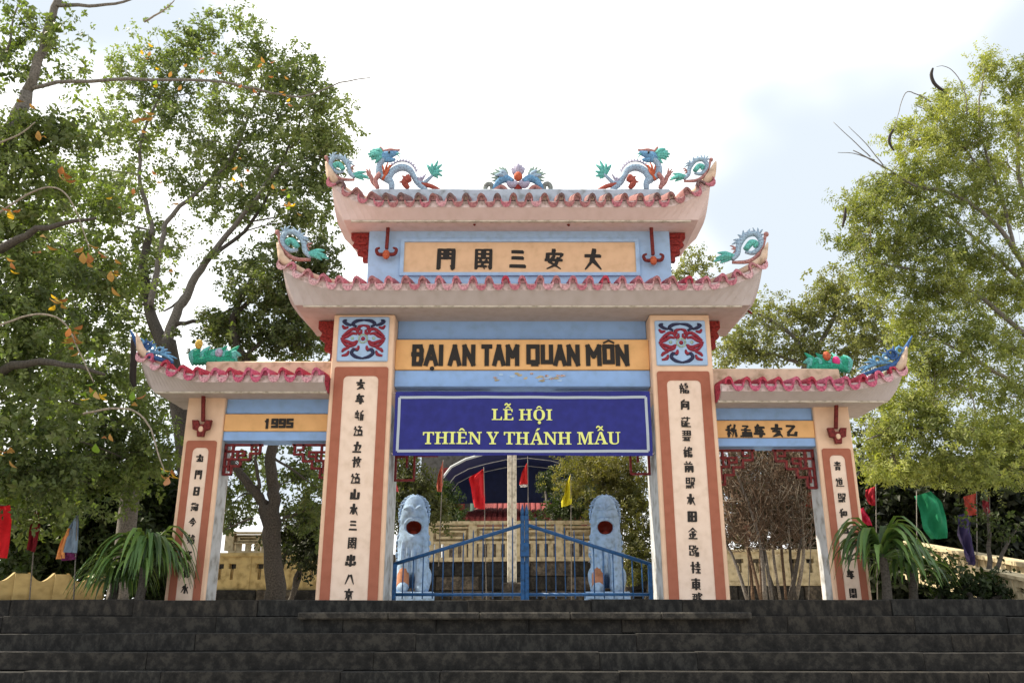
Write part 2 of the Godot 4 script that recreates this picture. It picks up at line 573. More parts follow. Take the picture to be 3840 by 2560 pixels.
	# roofs
	var low := {"x0": -2.93, "x1": 3.20, "zf": -9.92, "zb": -11.5, "ys": 3.61, "ye": 3.755, "lift": 0.28, "start": 0.74, "inset": 0.15, "rx0": -1.98, "rx1": 2.18, "rzf": -10.48, "rzb": -11.12, "yr": 3.97, "left": true, "right": true, "line": [0.1, 0.1], "soffit": mats.soffit_grey, "board": mats.board_white, "deck": mats.deck, "trim": mats.lip_cream, "ridges": [], "ridge_mat": mats.ridge_blue, "hip_mat": mats.hip_cream, "pans": [mats.tile_pink, mats.tile_pink, mats.tile_rose, mats.plug_pale], "barrels": [mats.tile_rose, mats.tile_crimson, mats.tile_dull, mats.tile_rose], "plugs": [mats.plug_pale, mats.plug_pale, mats.tile_pink]}
	make_roof(g, "lower_roof", low)
	var up := low.duplicate()
	up.merge({"x0": -2.40, "x1": 2.64, "zf": -10.0, "zb": -11.5, "ys": 4.85, "ye": 4.96, "lift": 0.30, "start": 0.72, "inset": 0.15, "rx0": -1.95, "rx1": 2.19, "rzf": -10.72, "rzb": -10.88, "yr": 5.36, "soffit": mats.soffit_pink, "ridges": [[Vector3(-2.02, 5.30, -10.88), Vector3(2.26, 5.62, -10.72)]], "pans": [mats.tile_dull, mats.tile_rose, mats.tile_dull, mats.tile_pink], "barrels": [mats.tile_brown, mats.tile_smoke, mats.tile_brown], "plugs": [mats.plug_pale, mats.plug_cream, mats.plug_pale]}, true)
	make_roof(g, "upper_roof", up)
	var wl := low.duplicate()
	wl.merge({"x0": -4.66, "x1": -2.34, "zf": -10.1, "zb": -11.4, "ys": 2.52, "ye": 2.60, "lift": 0.26, "start": 0.25, "inset": 0.14, "rx0": -4.02, "rx1": -2.34, "rzf": -10.66, "rzb": -10.84, "yr": 2.73, "right": false, "line": [0.02, 0.0], "ridges": [[Vector3(-4.06, 2.68, -10.84), Vector3(-2.345, 3.04, -10.66)]], "ridge_mat": mats.ridge_cream, "soffit": mats.soffit_grey, "pans": [mats.tile_magenta, mats.tile_pink, mats.tile_magenta], "barrels": [mats.tile_crimson, mats.tile_crimson, mats.tile_magenta], "plugs": [mats.plug_pale, mats.tile_pink, mats.tile_magenta]}, true)
	make_roof(g, "wing_roof", wl)
	var wr := wl.duplicate()
	wr.merge({"x0": 2.595, "x1": 4.88, "ys": 2.40, "ye": 2.485, "lift": 0.20, "rx0": 2.595, "rx1": 4.30, "yr": 2.61, "left": false, "right": true, "line": [0.0, 0.02], "ridges": [[Vector3(2.60, 2.56, -10.84), Vector3(4.33, 2.94, -10.66)]], "plugs": [mats.tile_magenta, mats.tile_crimson, mats.plug_pale]}, true)
	make_roof(g, "wing_roof", wr)
	rng.seed = 31
	for i in 22:  # flakes left of an older lettering
		var fp := Vector3(0.222, 2.795, -10.58)
		var fk := MB.new()
		var pl := PackedVector2Array()
		for k in 6:
			pl.append(Vector2.from_angle(TAU * k / 6.0) * rng.randf_range(0.4, 1.0) * Vector2(0.05, 0.022))
		fk.plate(pl, Transform3D(Basis(), Vector3(fp.x + rng.randf_range(-0.46, 0.46), fp.y + rng.randf_range(-0.055, 0.055), -10.58)), 0.003 + 0.0004 * i)
		part("paint_flake", fk.done(), [mats.pale_yellow, mats.plug_cream, mats.pale_blue][i % 3], g)
	for q in [Vector3(-0.524, 4.87, -10.3), Vector3(0.747, 4.863, -10.3), Vector3(3.193, 3.71, -10.6)]:  # drain spouts
		var sp := MB.new(true)
		sp.tube([q + Vector3(-0.03, 0.06, -0.05), q + Vector3(0.02, -0.03, 0.02)], 0.018, 0.018, 6)
		part("drain_spout", sp.done(), mats.maroon, g)
	# brackets
	hanging_bracket(g, Vector3(-1.689, 4.86, -10.40), Vector3(-1.699, 4.546, -10.42), 4.494, 0.26, 0)
	hanging_bracket(g, Vector3(1.897, 4.86, -10.40), Vector3(1.906, 4.456, -10.42), 4.405, 0.25, 0)
	hanging_bracket(g, Vector3(-3.98, 2.53, -10.5), Vector3(-3.97, 2.199, -10.56), 2.105, 0.25, 1)
	hanging_bracket(g, Vector3(4.17, 2.41, -10.5), Vector3(4.15, 2.103, -10.56), 2.009, 0.24, 1)
	side_bracket(g, -1.962, 4.84, -10.62, 0.25, 0.42, -1.0)
	side_bracket(g, 2.162, 4.84, -10.62, 0.22, 0.42, 1.0)
	side_bracket(g, -2.342, 3.60, -10.75, 0.26, 0.55, -1.0)
	side_bracket(g, 2.597, 3.60, -10.75, 0.2, 0.5, 1.0)
	# ridge figures
	dragon(g, Vector3(-1.924, 5.62, -10.8), 1.0)
	dragon(g, Vector3(2.124, 5.62, -10.8), -1.0)
	ridge_jewel(g, Vector3(0.087, 5.61, -10.8))
	corner_ornament(g, Vector3(-2.44, 5.35, -10.0), -1.0, 0.54, [mats.dusty_pink, mats.sky_blue, mats.teal])
	corner_ornament(g, Vector3(2.62, 5.33, -10.0), 1.0, 0.52, [mats.dusty_pink, mats.sky_blue, mats.teal])
	corner_ornament(g, Vector3(-2.98, 4.17, -9.95), -1.0, 0.62, [mats.dusty_pink, mats.sky_blue, mats.teal])
	corner_ornament(g, Vector3(3.23, 4.13, -9.95), 1.0, 0.64, [mats.dusty_pink, mats.sky_blue, mats.teal])
	wing_ornament(g, Vector3(-4.716, 2.971, -10.1), -1.0, 0.85)
	wing_ornament(g, Vector3(4.911, 2.839, -10.1), 1.0, 1.0)
	leaf_crest(g, Vector3(-3.97, 3.03, -10.75), 0.54, 1.0)
	leaf_crest(g, Vector3(4.208, 2.93, -10.75), 0.50, -1.0)


func wing_ornament(gate: Node3D, o: Vector3, m: float, s: float) -> void:  # a long blue spray curling up over the tip of a side roof
	var c := group_node("wing_ornament", gate, o)
	var v := func(x: float, y: float, z := 0.0): return Vector3(x * m, y, z) * 0.0056 * s
	worm(c, "spray", [v.call(-98, -26), v.call(-63, -16), v.call(-25, -4), v.call(-3, 15), v.call(12, 38), v.call(30, 66)], [0.012, 0.03, 0.036, 0.034, 0.026, 0.008], mats.deep_blue, 7)
	worm(c, "spray", [v.call(-96, -20), v.call(-72, -4), v.call(-45, 3), v.call(-22, 0)], [0.01, 0.026, 0.026, 0.012], mats.blue, 6)
	for q in [[-24, 20, 11], [-5, 30, 8], [-58, 8, 8], [-38, 14, 7]]:
		var ring := []
		for k in 9:
			ring.append(v.call(q[0] + cos(TAU * k / 8.0) * q[2], q[1] + sin(TAU * k / 8.0) * q[2], 4))
		var b := MB.new(true)
		b.tube(ring, 0.016, 0.016, 6)
		part("curl", b.done(), mats.deep_blue if q[2] > 8 else mats.blue, c)
	spikes(c, "plume", v.call(-22, 12), [v.call(-36, 36), v.call(-46, 26), v.call(-16, 42), v.call(-2, 44)], 0.018, mats.deep_blue)
	spikes(c, "plume", v.call(-60, -2), [v.call(-78, 12), v.call(-88, 2), v.call(-66, 20), v.call(-106, -14)], 0.018, mats.blue)


func leaf_crest(gate: Node3D, o: Vector3, w: float, m: float) -> void:  # the jade leaves and blossoms on a wing ridge
	var c := group_node("leaf_crest", gate, o)
	c.scale = Vector3(1, 1.35, 1)
	for i in 13:
		var x := (i / 12.0 - 0.5) * w * m
		var tip := Vector3(x * 1.12 + 0.05 * m, 0.13 + 0.06 * sin(i * 2.4 + 0.6), 0.03 * sin(i * 1.7))
		worm(c, "leaf", [Vector3(x, -0.01, 0.0), Vector3(x * 1.05 - 0.03 * m, 0.09, 0.03), tip], [0.035, 0.05, 0.004], mats.jade if i % 3 else mats.teal, 6, 0.5)
	worm(c, "stem", [Vector3(-w * 0.5 * m, 0.015, 0.03), Vector3(-w * 0.1 * m, 0.03, 0.05), Vector3(w * 0.5 * m, 0.015, 0.03)], [0.035, 0.045, 0.03], mats.jade, 6)
	for q in [[-0.42, 0.19, mats.yellow_paint], [0.1, 0.1, mats.lilac]] if m > 0 else [[0.02, 0.14, mats.orange_red], [-0.22, 0.09, mats.flower_pink]]:
		var b := MB.new(true)
		b.ball(Vector3(q[0] * w * m, q[1], 0.05), Vector3(0.055, 0.05, 0.04), 8, 5)
		part("blossom", b.done(), q[2], c)


func build_banner() -> void:
	var z := -10.40
	var x0 := -1.491
	var x1 := 1.761
	var y0 := 1.733
	var y1 := 2.556
	var n := base("banner", "dark blue cloth festival banner with yellow lettering stretched between the pillars", "banner", Vector3((x0 + x1) * 0.5, y0, z))
	var hw := (x1 - x0) * 0.5
	var h := y1 - y0
	var wave := func(u: float, v: float): return 0.005 * sin(u * 31.0 + v * 4.0) * (0.5 + v) + 0.012 * sin(u * 9.0 - v * 2.5) + 0.007 * sin(v * 9.0 + u * 5.0)
	var b := MB.new(true)
	b.sheet(60, 10, func(u, v): return Vector3(lerpf(-hw, hw, u), h * v + 0.006 * sin(u * 9.0) * (v * 2.0 - 1.0), wave.call(u, v)))
	b.sheet(60, 10, func(u, v): return Vector3(lerpf(hw, -hw, u), h * v + 0.006 * sin((1.0 - u) * 9.0) * (v * 2.0 - 1.0), wave.call(1.0 - u, v) - 0.004))
	part("cloth", b.done(), mats.banner_blue, n)
	var fx := hw - 0.055
	var lines := [[Vector2(-fx, 0.055), Vector2(fx, 0.055)], [Vector2(-fx, h - 0.075), Vector2(fx, h - 0.075)], [Vector2(-fx, 0.055), Vector2(-fx, h - 0.075)], [Vector2(fx, 0.055), Vector2(fx, h - 0.075)]]
	for l in lines:
		var s := MB.new(true)
		var a: Vector2 = l[0]
		var c: Vector2 = l[1]
		var d := (c - a).normalized()
		var o := Vector2(-d.y, d.x) * 0.017
		s.sheet(40, 1, func(u, v):
			var p: Vector2 = a.lerp(c, u) + o * (v * 2.0 - 1.0)
			return Vector3(p.x, p.y, wave.call((p.x + hw) / (2.0 * hw), p.y / h) + 0.004))
		part("border_stripe", s.done(), mats.banner_silver, n)
	lettering("LÊ HÔI", "Droid Serif", Vector3(0.127 - n.position.x, 2.181 - y0, 0.005), 0.507 - -0.259, 2.322 - 2.181, mats.banner_yellow, n, 0.004, func(p: Vector3): return p + Vector3(0, 0, wave.call((p.x + hw) / (2.0 * hw), p.y / h)))
	lettering("THIÊN Y THÁNH MÂU", "Droid Serif", Vector3(0.12 - n.position.x, 1.875 - y0, 0.005), 1.365 - -1.119, 2.031 - 1.875, mats.banner_yellow, n, 0.004, func(p: Vector3): return p + Vector3(0, 0, wave.call((p.x + hw) / (2.0 * hw), p.y / h)))
	var o2 := n.position
	tilde_mark(n, Vector3(-0.055, 2.38, -10.38) - o2, 0.075, 0.012, mats.banner_yellow)
	dot_mark(n, Vector3(0.346, 2.15, -10.385) - o2, 0.022, mats.banner_yellow)
	tilde_mark(n, Vector3(1.102, 2.088, -10.38) - o2, 0.08, 0.012, mats.banner_yellow)
	for sx in [-1.0, 1.0]:
		for yy in [0.02, h - 0.02]:
			var r := MB.new(true)
			r.tube([Vector3(sx * hw, yy, 0), Vector3(sx * (hw + 0.03), yy + 0.02, -0.06)], 0.006, 0.006, 5)
			part("tie_cord", r.done(), mats.board_white, n)


func build_metal_gates() -> void:
	var z := -10.88
	var ym := 0.93
	var ye := 0.442
	for s in [-1.0, 1.0]:
		var xh: float = -1.49 if s < 0 else 1.75  # hinge
		var xc: float = 0.16 + 0.027 * s
		var g := base("gate_leaf", "%s blue iron gate leaf with sloping top rail and thin bars" % ("left-hand" if s < 0 else "right-hand"), "gate", Vector3(xh, 0, z), 0.0, "blue iron gate leaves between the main pillars")
		var w: float = xc - xh
		var b := MB.new()
		b.bevel(Vector3(w, (ym + 0.12) * 0.5, 0), Vector3(0.05, ym + 0.12, 0.045), 0.006)
		part("meeting_stile", b.done(), mats.gate_blue, g)
		b = MB.new(true)
		b.tube([Vector3(w, ym + 0.11, 0), Vector3(w, ym + 0.16, 0), Vector3(w, ym + 0.26, 0)], 0, 0, 6, [0.022, 0.026, 0.003])
		part("finial", b.done(), mats.gate_blue, g)
		b = MB.new()
		b.bevel(Vector3(0.02 * -s, ye * 0.5, 0), Vector3(0.05, ye + 0.02, 0.045), 0.006)
		part("hinge_stile", b.done(), mats.gate_blue, g)
		for q in [[Vector3(0, ye, 0), Vector3(w, ym, 0), 0.024], [Vector3(0, 0.08, 0), Vector3(w, 0.08, 0), 0.02]]:
			b = MB.new(true)
			b.tube([q[0], q[1]], q[2], q[2], 8)
			part("rail", b.done(), mats.gate_blue, g)
		var nb := int(absf(w) / 0.116)
		for i in range(1, nb):
			var x := w * i / nb
			var t := lerpf(ye, ym, float(i) / nb)
			b = MB.new(true)
			var over := 0.08 if i > nb / 2 else 0.0
			b.tube([Vector3(x, 0.03, 0), Vector3(x, t + over, 0), Vector3(x, t + over + (0.05 if over > 0.0 else 0.002), 0)], 0, 0, 6, [0.0075, 0.0075, 0.002])
			part("bar", b.done(), mats.gate_blue, g)
		if s < 0:
			b = MB.new()
			b.bevel(Vector3(w + 0.027, 0.62, 0.035), Vector3(0.11, 0.17, 0.03), 0.006)
			part("lock_plate", b.done(), mats.gate_blue, g)


func nets(field: Callable, lo: Vector3, hi: Vector3, cell: float) -> ArrayMesh:  # the zero surface of a distance field as surface nets
	var n := Vector3i(((hi - lo) / cell).ceil()) + Vector3i.ONE
	var val := PackedFloat32Array()
	val.resize(n.x * n.y * n.z)
	for k in n.z:
		for j in n.y:
			for i in n.x:
				val[(k * n.y + j) * n.x + i] = field.call(lo + Vector3(i, j, k) * cell)
	var at := {}
	var corner := [0, 1, n.x, n.x + 1, n.x * n.y, n.x * n.y + 1, n.x * n.y + n.x, n.x * n.y + n.x + 1]
	var edges := [[0, 1], [2, 3], [4, 5], [6, 7], [0, 2], [1, 3], [4, 6], [5, 7], [0, 4], [1, 5], [2, 6], [3, 7]]
	for k in n.z - 1:
		for j in n.y - 1:
			for i in n.x - 1:
				var o := (k * n.y + j) * n.x + i
				var mask := 0
				for c in 8:
					if val[o + corner[c]] < 0.0:
						mask |= 1 << c
				if mask == 0 or mask == 255:
					continue
				var sum := Vector3.ZERO
				var cnt := 0
				for e in edges:
					var a: float = val[o + corner[e[0]]]
					var b: float = val[o + corner[e[1]]]
					if (a < 0.0) != (b < 0.0):
						var t := a / (a - b)
						var pa := Vector3(e[0] & 1, (e[0] >> 1) & 1, e[0] >> 2)
						var pb := Vector3(e[1] & 1, (e[1] >> 1) & 1, e[1] >> 2)
						sum += pa.lerp(pb, t)
						cnt += 1
				at[o] = lo + (Vector3(i, j, k) + sum / cnt) * cell
	var m := MB.new(true)
	var st := [1, n.x, n.x * n.y]
	for o in at:
		for ax in 3:
			var u: int = st[(ax + 1) % 3]
			var v: int = st[(ax + 2) % 3]
			var o2: int = o + st[ax]
			if o2 >= val.size() or (val[o] < 0.0) == (val[o2] < 0.0):
				continue
			if not (at.has(o - u) and at.has(o - v) and at.has(o - u - v)):
				continue
			if val[o] < 0.0:
				m.quad(at[o - u - v], at[o - v], at[o], at[o - u])
			else:
				m.quad(at[o - u], at[o], at[o - v], at[o - u - v])
	return m.done()


func capsule_field(p: Vector3, bones: Array, k: float) -> float:
	var d := 9.0
	for b in bones:
		var ab: Vector3 = b[1] - b[0]
		var t := clampf((p - b[0]).dot(ab) / maxf(ab.length_squared(), 0.00001), 0.0, 1.0)
		var e: float = p.distance_to(b[0] + ab * t) - lerpf(b[2], b[3], t)
		var h := maxf(k - absf(d - e), 0.0) / k
		d = minf(d, e) - h * h * k * 0.25
	return d


func build_lions() -> void:
	var bones := [[Vector3(0, 0.34, -0.26), Vector3(0, 0.74, -0.02), 0.27, 0.23], [Vector3(0, 0.45, 0.06), Vector3(0, 0.8, 0.1), 0.22, 0.2], [Vector3(0, 1.04, 0.06), Vector3(0, 1.20, 0.07), 0.21, 0.19], [Vector3(-0.11, 1.075, 0.2), Vector3(0.11, 1.075, 0.2), 0.075, 0.075], [Vector3(-0.10, 0.735, 0.2), Vector3(0.10, 0.735, 0.2), 0.07, 0.07], [Vector3(0, 0.70, 0.22), Vector3(0, 0.56, 0.2), 0.11, 0.07], [Vector3(0, 1.16, 0.16), Vector3(0, 1.24, 0.12), 0.12, 0.1], [Vector3(0, 1.1, 0.28), Vector3(0, 1.16, 0.22), 0.05, 0.05]]
	for s in [-1.0, 1.0]:
		bones.append_array([[Vector3(0.16 * s, 0.18, -0.2), Vector3(0.17 * s, 0.24, 0.02), 0.15, 0.14], [Vector3(0.13 * s, 0.72, 0.12), Vector3(0.14 * s, 0.1, 0.22), 0.115, 0.09], [Vector3(0.14 * s, 0.06, 0.22), Vector3(0.14 * s, 0.055, 0.31), 0.085, 0.08], [Vector3(0.19 * s, 0.06, -0.1), Vector3(0.2 * s, 0.055, 0.14), 0.085, 0.075], [Vector3(0.16 * s, 1.04, 0.12), Vector3(0.15 * s, 0.74, 0.13), 0.075, 0.08], [Vector3(0.09 * s, 1.13, 0.23), Vector3(0.15 * s, 1.15, 0.19), 0.05, 0.045]])
	var field := func(p: Vector3) -> float:
		var d := capsule_field(p, bones, 0.07)
		var q := (p - Vector3(0, 0.905, 0.30)) / Vector3(0.135, 0.108, 0.26)
		return maxf(d, -(q.length() - 1.0) * 0.07)
	var body := nets(field, Vector3(-0.42, -0.06, -0.62), Vector3(0.42, 1.46, 0.48), 0.026)
	var spots := [["left-hand pale blue seated lion statue with open red mouth behind the gate", -1.388, 0.10], ["right-hand pale blue seated lion statue with open red mouth behind the gate", 1.323, -0.12]]
	for q in spots:
		var l := base("lion_statue", q[0], "statue", Vector3(q[1], 0, -12.1), q[2], "lion statues inside the gate")
		l.scale = Vector3(0.86, 0.95, 0.9)
		var b := MB.new()
		b.bevel(Vector3(0, 0.07, -0.1), Vector3(0.72, 0.14, 1.0), 0.02)
		part("plinth", b.done(), mats.lion_blue, l)
		part("body", body, mats.lion_blue, l, Transform3D(Basis.from_scale(Vector3(1.0, 1.0, 1.0)), Vector3(0, 0.135, 0)))
		b = MB.new(true)  # lining of the open mouth: the back of a hollow egg
		b.sheet(16, 6, func(u, v):
			var th: float = (1.0 - v) * 1.25
			var ph: float = u * TAU
			return Vector3(0, 1.04, 0.30) + Vector3(sin(th) * cos(ph) * 0.131, sin(th) * sin(ph) * 0.105, -cos(th) * 0.252))
		part("mouth", b.done(), mats.mouth_red, l)
		worm(l, "tongue", [Vector3(0, 0.97, 0.12), Vector3(0, 0.965, 0.20), Vector3(0, 0.945, 0.25)], [0.07, 0.07, 0.045], mats.mouth_red, 7, 0.5)
		for s in [-1.0, 1.0]:
			b = MB.new(true)
			b.ball(Vector3(0.088 * s, 1.27, 0.262), Vector3(0.032, 0.022, 0.028), 8, 6)
			part("eye", b.done(), mats.ink, l)
			worm(l, "brow", [Vector3(0.025 * s, 1.285, 0.30), Vector3(0.09 * s, 1.325, 0.285), Vector3(0.165 * s, 1.30, 0.22)], [0.025, 0.04, 0.022], mats.lion_blue, 6)
			worm(l, "lip", [Vector3(0.0, 1.16, 0.295), Vector3(0.08 * s, 1.148, 0.285), Vector3(0.142 * s, 1.085, 0.225), Vector3(0.135 * s, 1.0, 0.215), Vector3(0.08 * s, 0.93, 0.265), Vector3(0.0, 0.91, 0.285)], [0.03, 0.032, 0.026, 0.024, 0.028, 0.03], mats.lion_blue, 7)
			for i in 3:
				b = MB.new(true)
				b.tube([Vector3((0.02 + 0.04 * i) * s, 1.165 - 0.006 * i, 0.262), Vector3((0.02 + 0.04 * i) * s, 1.13 - 0.006 * i, 0.262)], 0.015, 0.008, 5)
				part("tooth", b.done(), mats.board_white, l)
			for i in 15:  # curls of the mane: a ring round the face, then a row down each flank
				var a := lerpf(-0.5, 2.6, i / 14.0)
				var g0 := 0.12 + i * 0.235
				var c := Vector3(s * sin(g0) * 0.225, 1.20 + cos(g0) * 0.285, 0.10 - 0.03 * cos(g0))
				if i > 9:
					c = Vector3(s * (0.225 + 0.02 * (i % 2)), 0.92 - (i - 10) * 0.085, 0.13 - 0.02 * (i - 10))
				b = MB.new(true)
				var ring := []
				for k in 8:
					var g := a + k * 0.95
					var r := 0.05 - k * 0.005
					ring.append(c + Vector3(cos(g) * r * s, sin(g) * r, 0.008 * k))
				b.tube(ring, 0.027, 0.012, 5)
				part("mane_curl", b.done(), mats.lion_blue, l)
		b = MB.new(true)
		b.ball(Vector3(0, 1.235, 0.30), Vector3(0.065, 0.045, 0.045), 10, 6)
		part("nose", b.done(), mats.lion_blue, l)
		for i in 5:  # locks of hair hanging down the breast
			worm(l, "chest_lock", [Vector3(-0.16 + 0.08 * i, 0.86, 0.27 - absf(i - 2) * 0.02), Vector3(-0.17 + 0.085 * i, 0.62, 0.31 - absf(i - 2) * 0.03), Vector3(-0.16 + 0.08 * i, 0.40, 0.29 - absf(i - 2) * 0.03)], [0.03, 0.035, 0.012], mats.lion_blue, 6)
		var paw := worm(l, "foreleg_patch", [Vector3(-0.136, 0.52, 0.20), Vector3(-0.14, 0.36, 0.225), Vector3(-0.14, 0.22, 0.255), Vector3(-0.14, 0.17, 0.30)], [0.06, 0.098, 0.102, 0.08], mats.clay, 9)
		paw.set_meta("label", "foreleg with bare orange clay showing")


# ---------------------------------------------------------------- lettering
# Each brush character is a list of strokes; a stroke is a path of (column, row) digits on a ten by ten field.
var glyphs := {
	"大": "1383 504519 4589", "安": "4041 1214 1282 8274 432679 645719 0585", "三": "2171 2474 1888", "門": "1019 1040 4044 1242 1444 5080 5054 5282 5484 8089 8978",
	"關": "1019 1040 4044 1242 1444 5080 5054 5282 5484 8089 8978 2676 2868 3559 6538", "乙": "117126288886", "亥": "4042 0383 4315 1565 6519 6729 5689", "年": "3013 1282 1575 2225 0787 5259",
	"孟": "2161 6143 4345 1484 2629 2686 8689 4649 6669 0999", "秋": "4012 0444 2129 2417 2547 5355 8474 7059 7489", "新": "2022 0242 1213 3233 0444 0646 2449 2617 2747 8062 6269 6494 8489",
	"造": "5041 4181 3484 6164 4558 4585 8588 4888 1112 0323 2317 1709 0999", "立": "4042 1383 3437 7467 0989", "校": "0343 2029 2416 2546 6061 4292 5344 7384 7459 5589", "山": "4048 1318 1888 8388",
	"水": "4048 4837 1333 3318 7354 5489", "出": "4049 1114 1474 7174 0608 0888 8688", "八": "3209 5289", "京": "4041 0282 2325 2363 6365 2565 4549 4938 2618 6678",
	"龍": "2021 0242 1314 3324 0444 1519 1545 4549 1747 6080 6062 6282 8284 6484 6669 6886 6999 9997", "向": "4021 1219 1282 8289 8979 3437 3464 6467 3767", "藍": "0191 3003 6063 0408 0444 4448 0646 0848 6454 5686 1919 0999 3739 5759",
	"碧": "0040 0242 0444 2024 5054 5080 8084 5282 5484 0686 4609 2729 2868 2979 6769", "鶴": "0343 2006 1419 1444 1646 1848 2529 6051 5155 5181 8183 5383 5585 5787 8789 5659 7779", "前": "2031 6051 0282 1419 1444 4449 1646 1747 6467 8489 8978",
	"照": "1015 1040 4045 1242 1545 6090 7063 9093 6484 6466 6686 8486 1719 3739 5759 7789", "田": "1119 1181 8189 1989 4149 1585", "金": "4003 4083 3363 1575 4348 1628 6657 0989", "路": "0040 0003 4043 0343 2348 2545 0508 0848 6052 5282 8247 5489 6669 6686 8689 6989",
	"桂": "0343 2029 2416 2546 5292 7074 5494 5696 7679 5999", "東": "0181 1317 1373 7377 1575 1777 4049 4708 5789", "郡": "0141 4145 0343 0545 2107 1619 1646 4649 1949 6069 6091 9164 6496 9668",
	"玄": "4041 0282 4325 2555 5517 1787 7486", "日": "2129 2171 7179 2575 2979", "發": "1141 4113 0242 5173 8284 5393 1545 4548 1648 1819 6569 6585 8589 5797", "今": "4004 4084 3353 2565 6548", "始": "2016 1648 4519 0343 6053 5383 7192 5559 5585 8589 5989",
	"為": "3021 1171 7133 2353 5335 1575 7548 1787 8779 2629 4649 6669", "代": "3004 2229 4284 5069 6988", "永": "4041 2242 4249 4938 1333 3308 7354 5489", "青": "1181 2272 4044 0484 2629 2666 6669 2868", "道": "4051 7061 3282 4347 4373 7377 4575 4777 1112 0323 2317 1709 0999",
	"開": "1019 1040 4044 1242 1444 5080 5054 5282 5484 8089 8978 2676 2868 4649 5659", "和": "4012 0444 2129 2417 2547 5357 5383 8387 5787", "吉": "1181 4044 2474 2629 2676 7679 2979", "祥": "2021 0343 4316 2429 6061 8071 5292 5494 5696 7279", "千": "6022 0484 4249",
	"Đ": "1019 107082877919 0444", "A": "0940 4089 2666", "I": "4049", "N": "0900 0089 8980", "T": "0080 4049", "M": "0900 0045 4580 8089", "Q": "0080 8088 8808 0800 4979", "U": "0008 0888 8880", "O": "0080 8088 8808 0800", "1": "4049 2241", "9": "8000 0004 0484 8088 8808", "5": "8000 0004 0484 8488 8808",
}


func glyph(c: String, at: Vector3, w: float, h: float, m: Material, parent: Node3D, stroke := 0.0) -> void:  # one raised brush character; stroke gives block letters of an even width
	var b := MB.new()
	var n := 0
	for s in glyphs[c].split(" "):
		var pts := []
		for i in range(0, s.length() - 1, 2):
			pts.append(Vector2(s[i].to_float() / 9.0 - 0.5, 0.5 - s[i + 1].to_float() / 9.0) * Vector2(w, h))
		var total := pts.size() - 1
		for i in total:
			var a: Vector2 = pts[i]
			var e: Vector2 = pts[i + 1]
			var d := (e - a).normalized()
			var thick: float = w * (0.07 if glyphs[c].length() > 60 else 0.09 if glyphs[c].length() > 34 else 0.12)
			thick *= 0.78 if absf(d.y) < 0.15 else 1.18 if absf(d.x) < 0.15 else 1.0
			var o := Vector2(-d.y, d.x) * thick
			if stroke > 0.0:
				thick = stroke
				var ob := Vector2(-d.y, d.x) * thick
				var pb := PackedVector2Array([a - d * thick * 0.9 - ob, a - d * thick * 0.9 + ob, e + d * thick * 0.9 + ob, e + d * thick * 0.9 - ob])
				n += 1
				b.plate(pb, Transform3D(), 0.012 + 0.0006 * n)
				continue
			var t0 := 1.3 if i == 0 else 1.0
			var t1 := 0.38 if i == total - 1 and absf(d.x) > 0.2 and absf(d.y) > 0.2 else 1.1
			var z := 0.006 + 0.0006 * n
			n += 1
			var poly := PackedVector2Array([a - d * thick * 0.7 - o * 0.6 * t0, a - d * thick * 0.7 + o * 0.8 * t0, a + d * thick * 0.4 + o * t0, e + o * t1, e + d * thick * 0.8 + o * 0.2 * t1, e + d * thick * 0.5 - o * t1])
			b.plate(poly, Transform3D(Basis(), Vector3.ZERO), z)
	part("character" if stroke == 0.0 else "letter", b.done(), m, parent, Transform3D(Basis(), at))


func lettering(text: String, font: String, at: Vector3, w: float, cap: float, m: Material, parent: Node3D, depth := 0.02, warp = null) -> MeshInstance3D:  # at is the middle of the base line
	var f := SystemFont.new()
	f.font_names = PackedStringArray([font])
	f.font_weight = 700
	var t := TextMesh.new()
	t.font = f
	t.text = text
	t.font_size = 64
	t.pixel_size = 0.01
	t.depth = 0.05
	t.vertical_alignment = VERTICAL_ALIGNMENT_BOTTOM
	var box := t.get_aabb()
	var sx := w / box.size.x
	var sy := cap / (0.64 * 0.714)
	var o := part("lettering", t, m, parent)
	# the bottom of the line box lies one descent under the base line
	var drop := f.get_descent(64) * 0.01
	o.transform = Transform3D(Basis.from_scale(Vector3(sx, sy, depth / 0.05)), at - Vector3((box.position.x + box.size.x * 0.5) * sx, drop * sy, 0))
	if warp != null:  # print lies on the cloth and bends with it
		var arr := t.surface_get_arrays(0)
		var vs: PackedVector3Array = arr[Mesh.ARRAY_VERTEX]
		for i in vs.size():
			vs[i] = warp.call(o.transform * vs[i])
		arr[Mesh.ARRAY_VERTEX] = vs
		var am := ArrayMesh.new()
		am.add_surface_from_arrays(Mesh.PRIMITIVE_TRIANGLES, arr)
		o.mesh = am
		o.transform = Transform3D()
	return o


func dot_mark(parent: Node3D, at: Vector3, r: float, m: Material = mats.ink) -> void:
	var b := MB.new(true)
	b.ball(at, Vector3(r, r, 0.006), 8, 6)
	part("lettering", b.done(), m, parent)


func tilde_mark(parent: Node3D, at: Vector3, w: float, r: float, m: Material) -> void:
	worm(parent, "lettering", [at + Vector3(-w * 0.5, -0.01, 0), at + Vector3(-w * 0.22, 0.012, 0), at + Vector3(w * 0.18, -0.008, 0), at + Vector3(w * 0.5, 0.014, 0)], [r * 0.7, r, r, r * 0.7], m, 6, 0.4)


# ---------------------------------------------------------------- the gate
func eave(d: Dictionary, x: float) -> float:
	var xm: float = (d.x0 + d.x1) * 0.5
	var t: float = (x - xm) / (d.x1 - xm)
	if (t < 0 and not d.left) or (t > 0 and not d.right):
		return d.ye
	return d.ye + d.lift * pow(maxf(0.0, (absf(t) - d.start) / (1.0 - d.start)), 2.0)


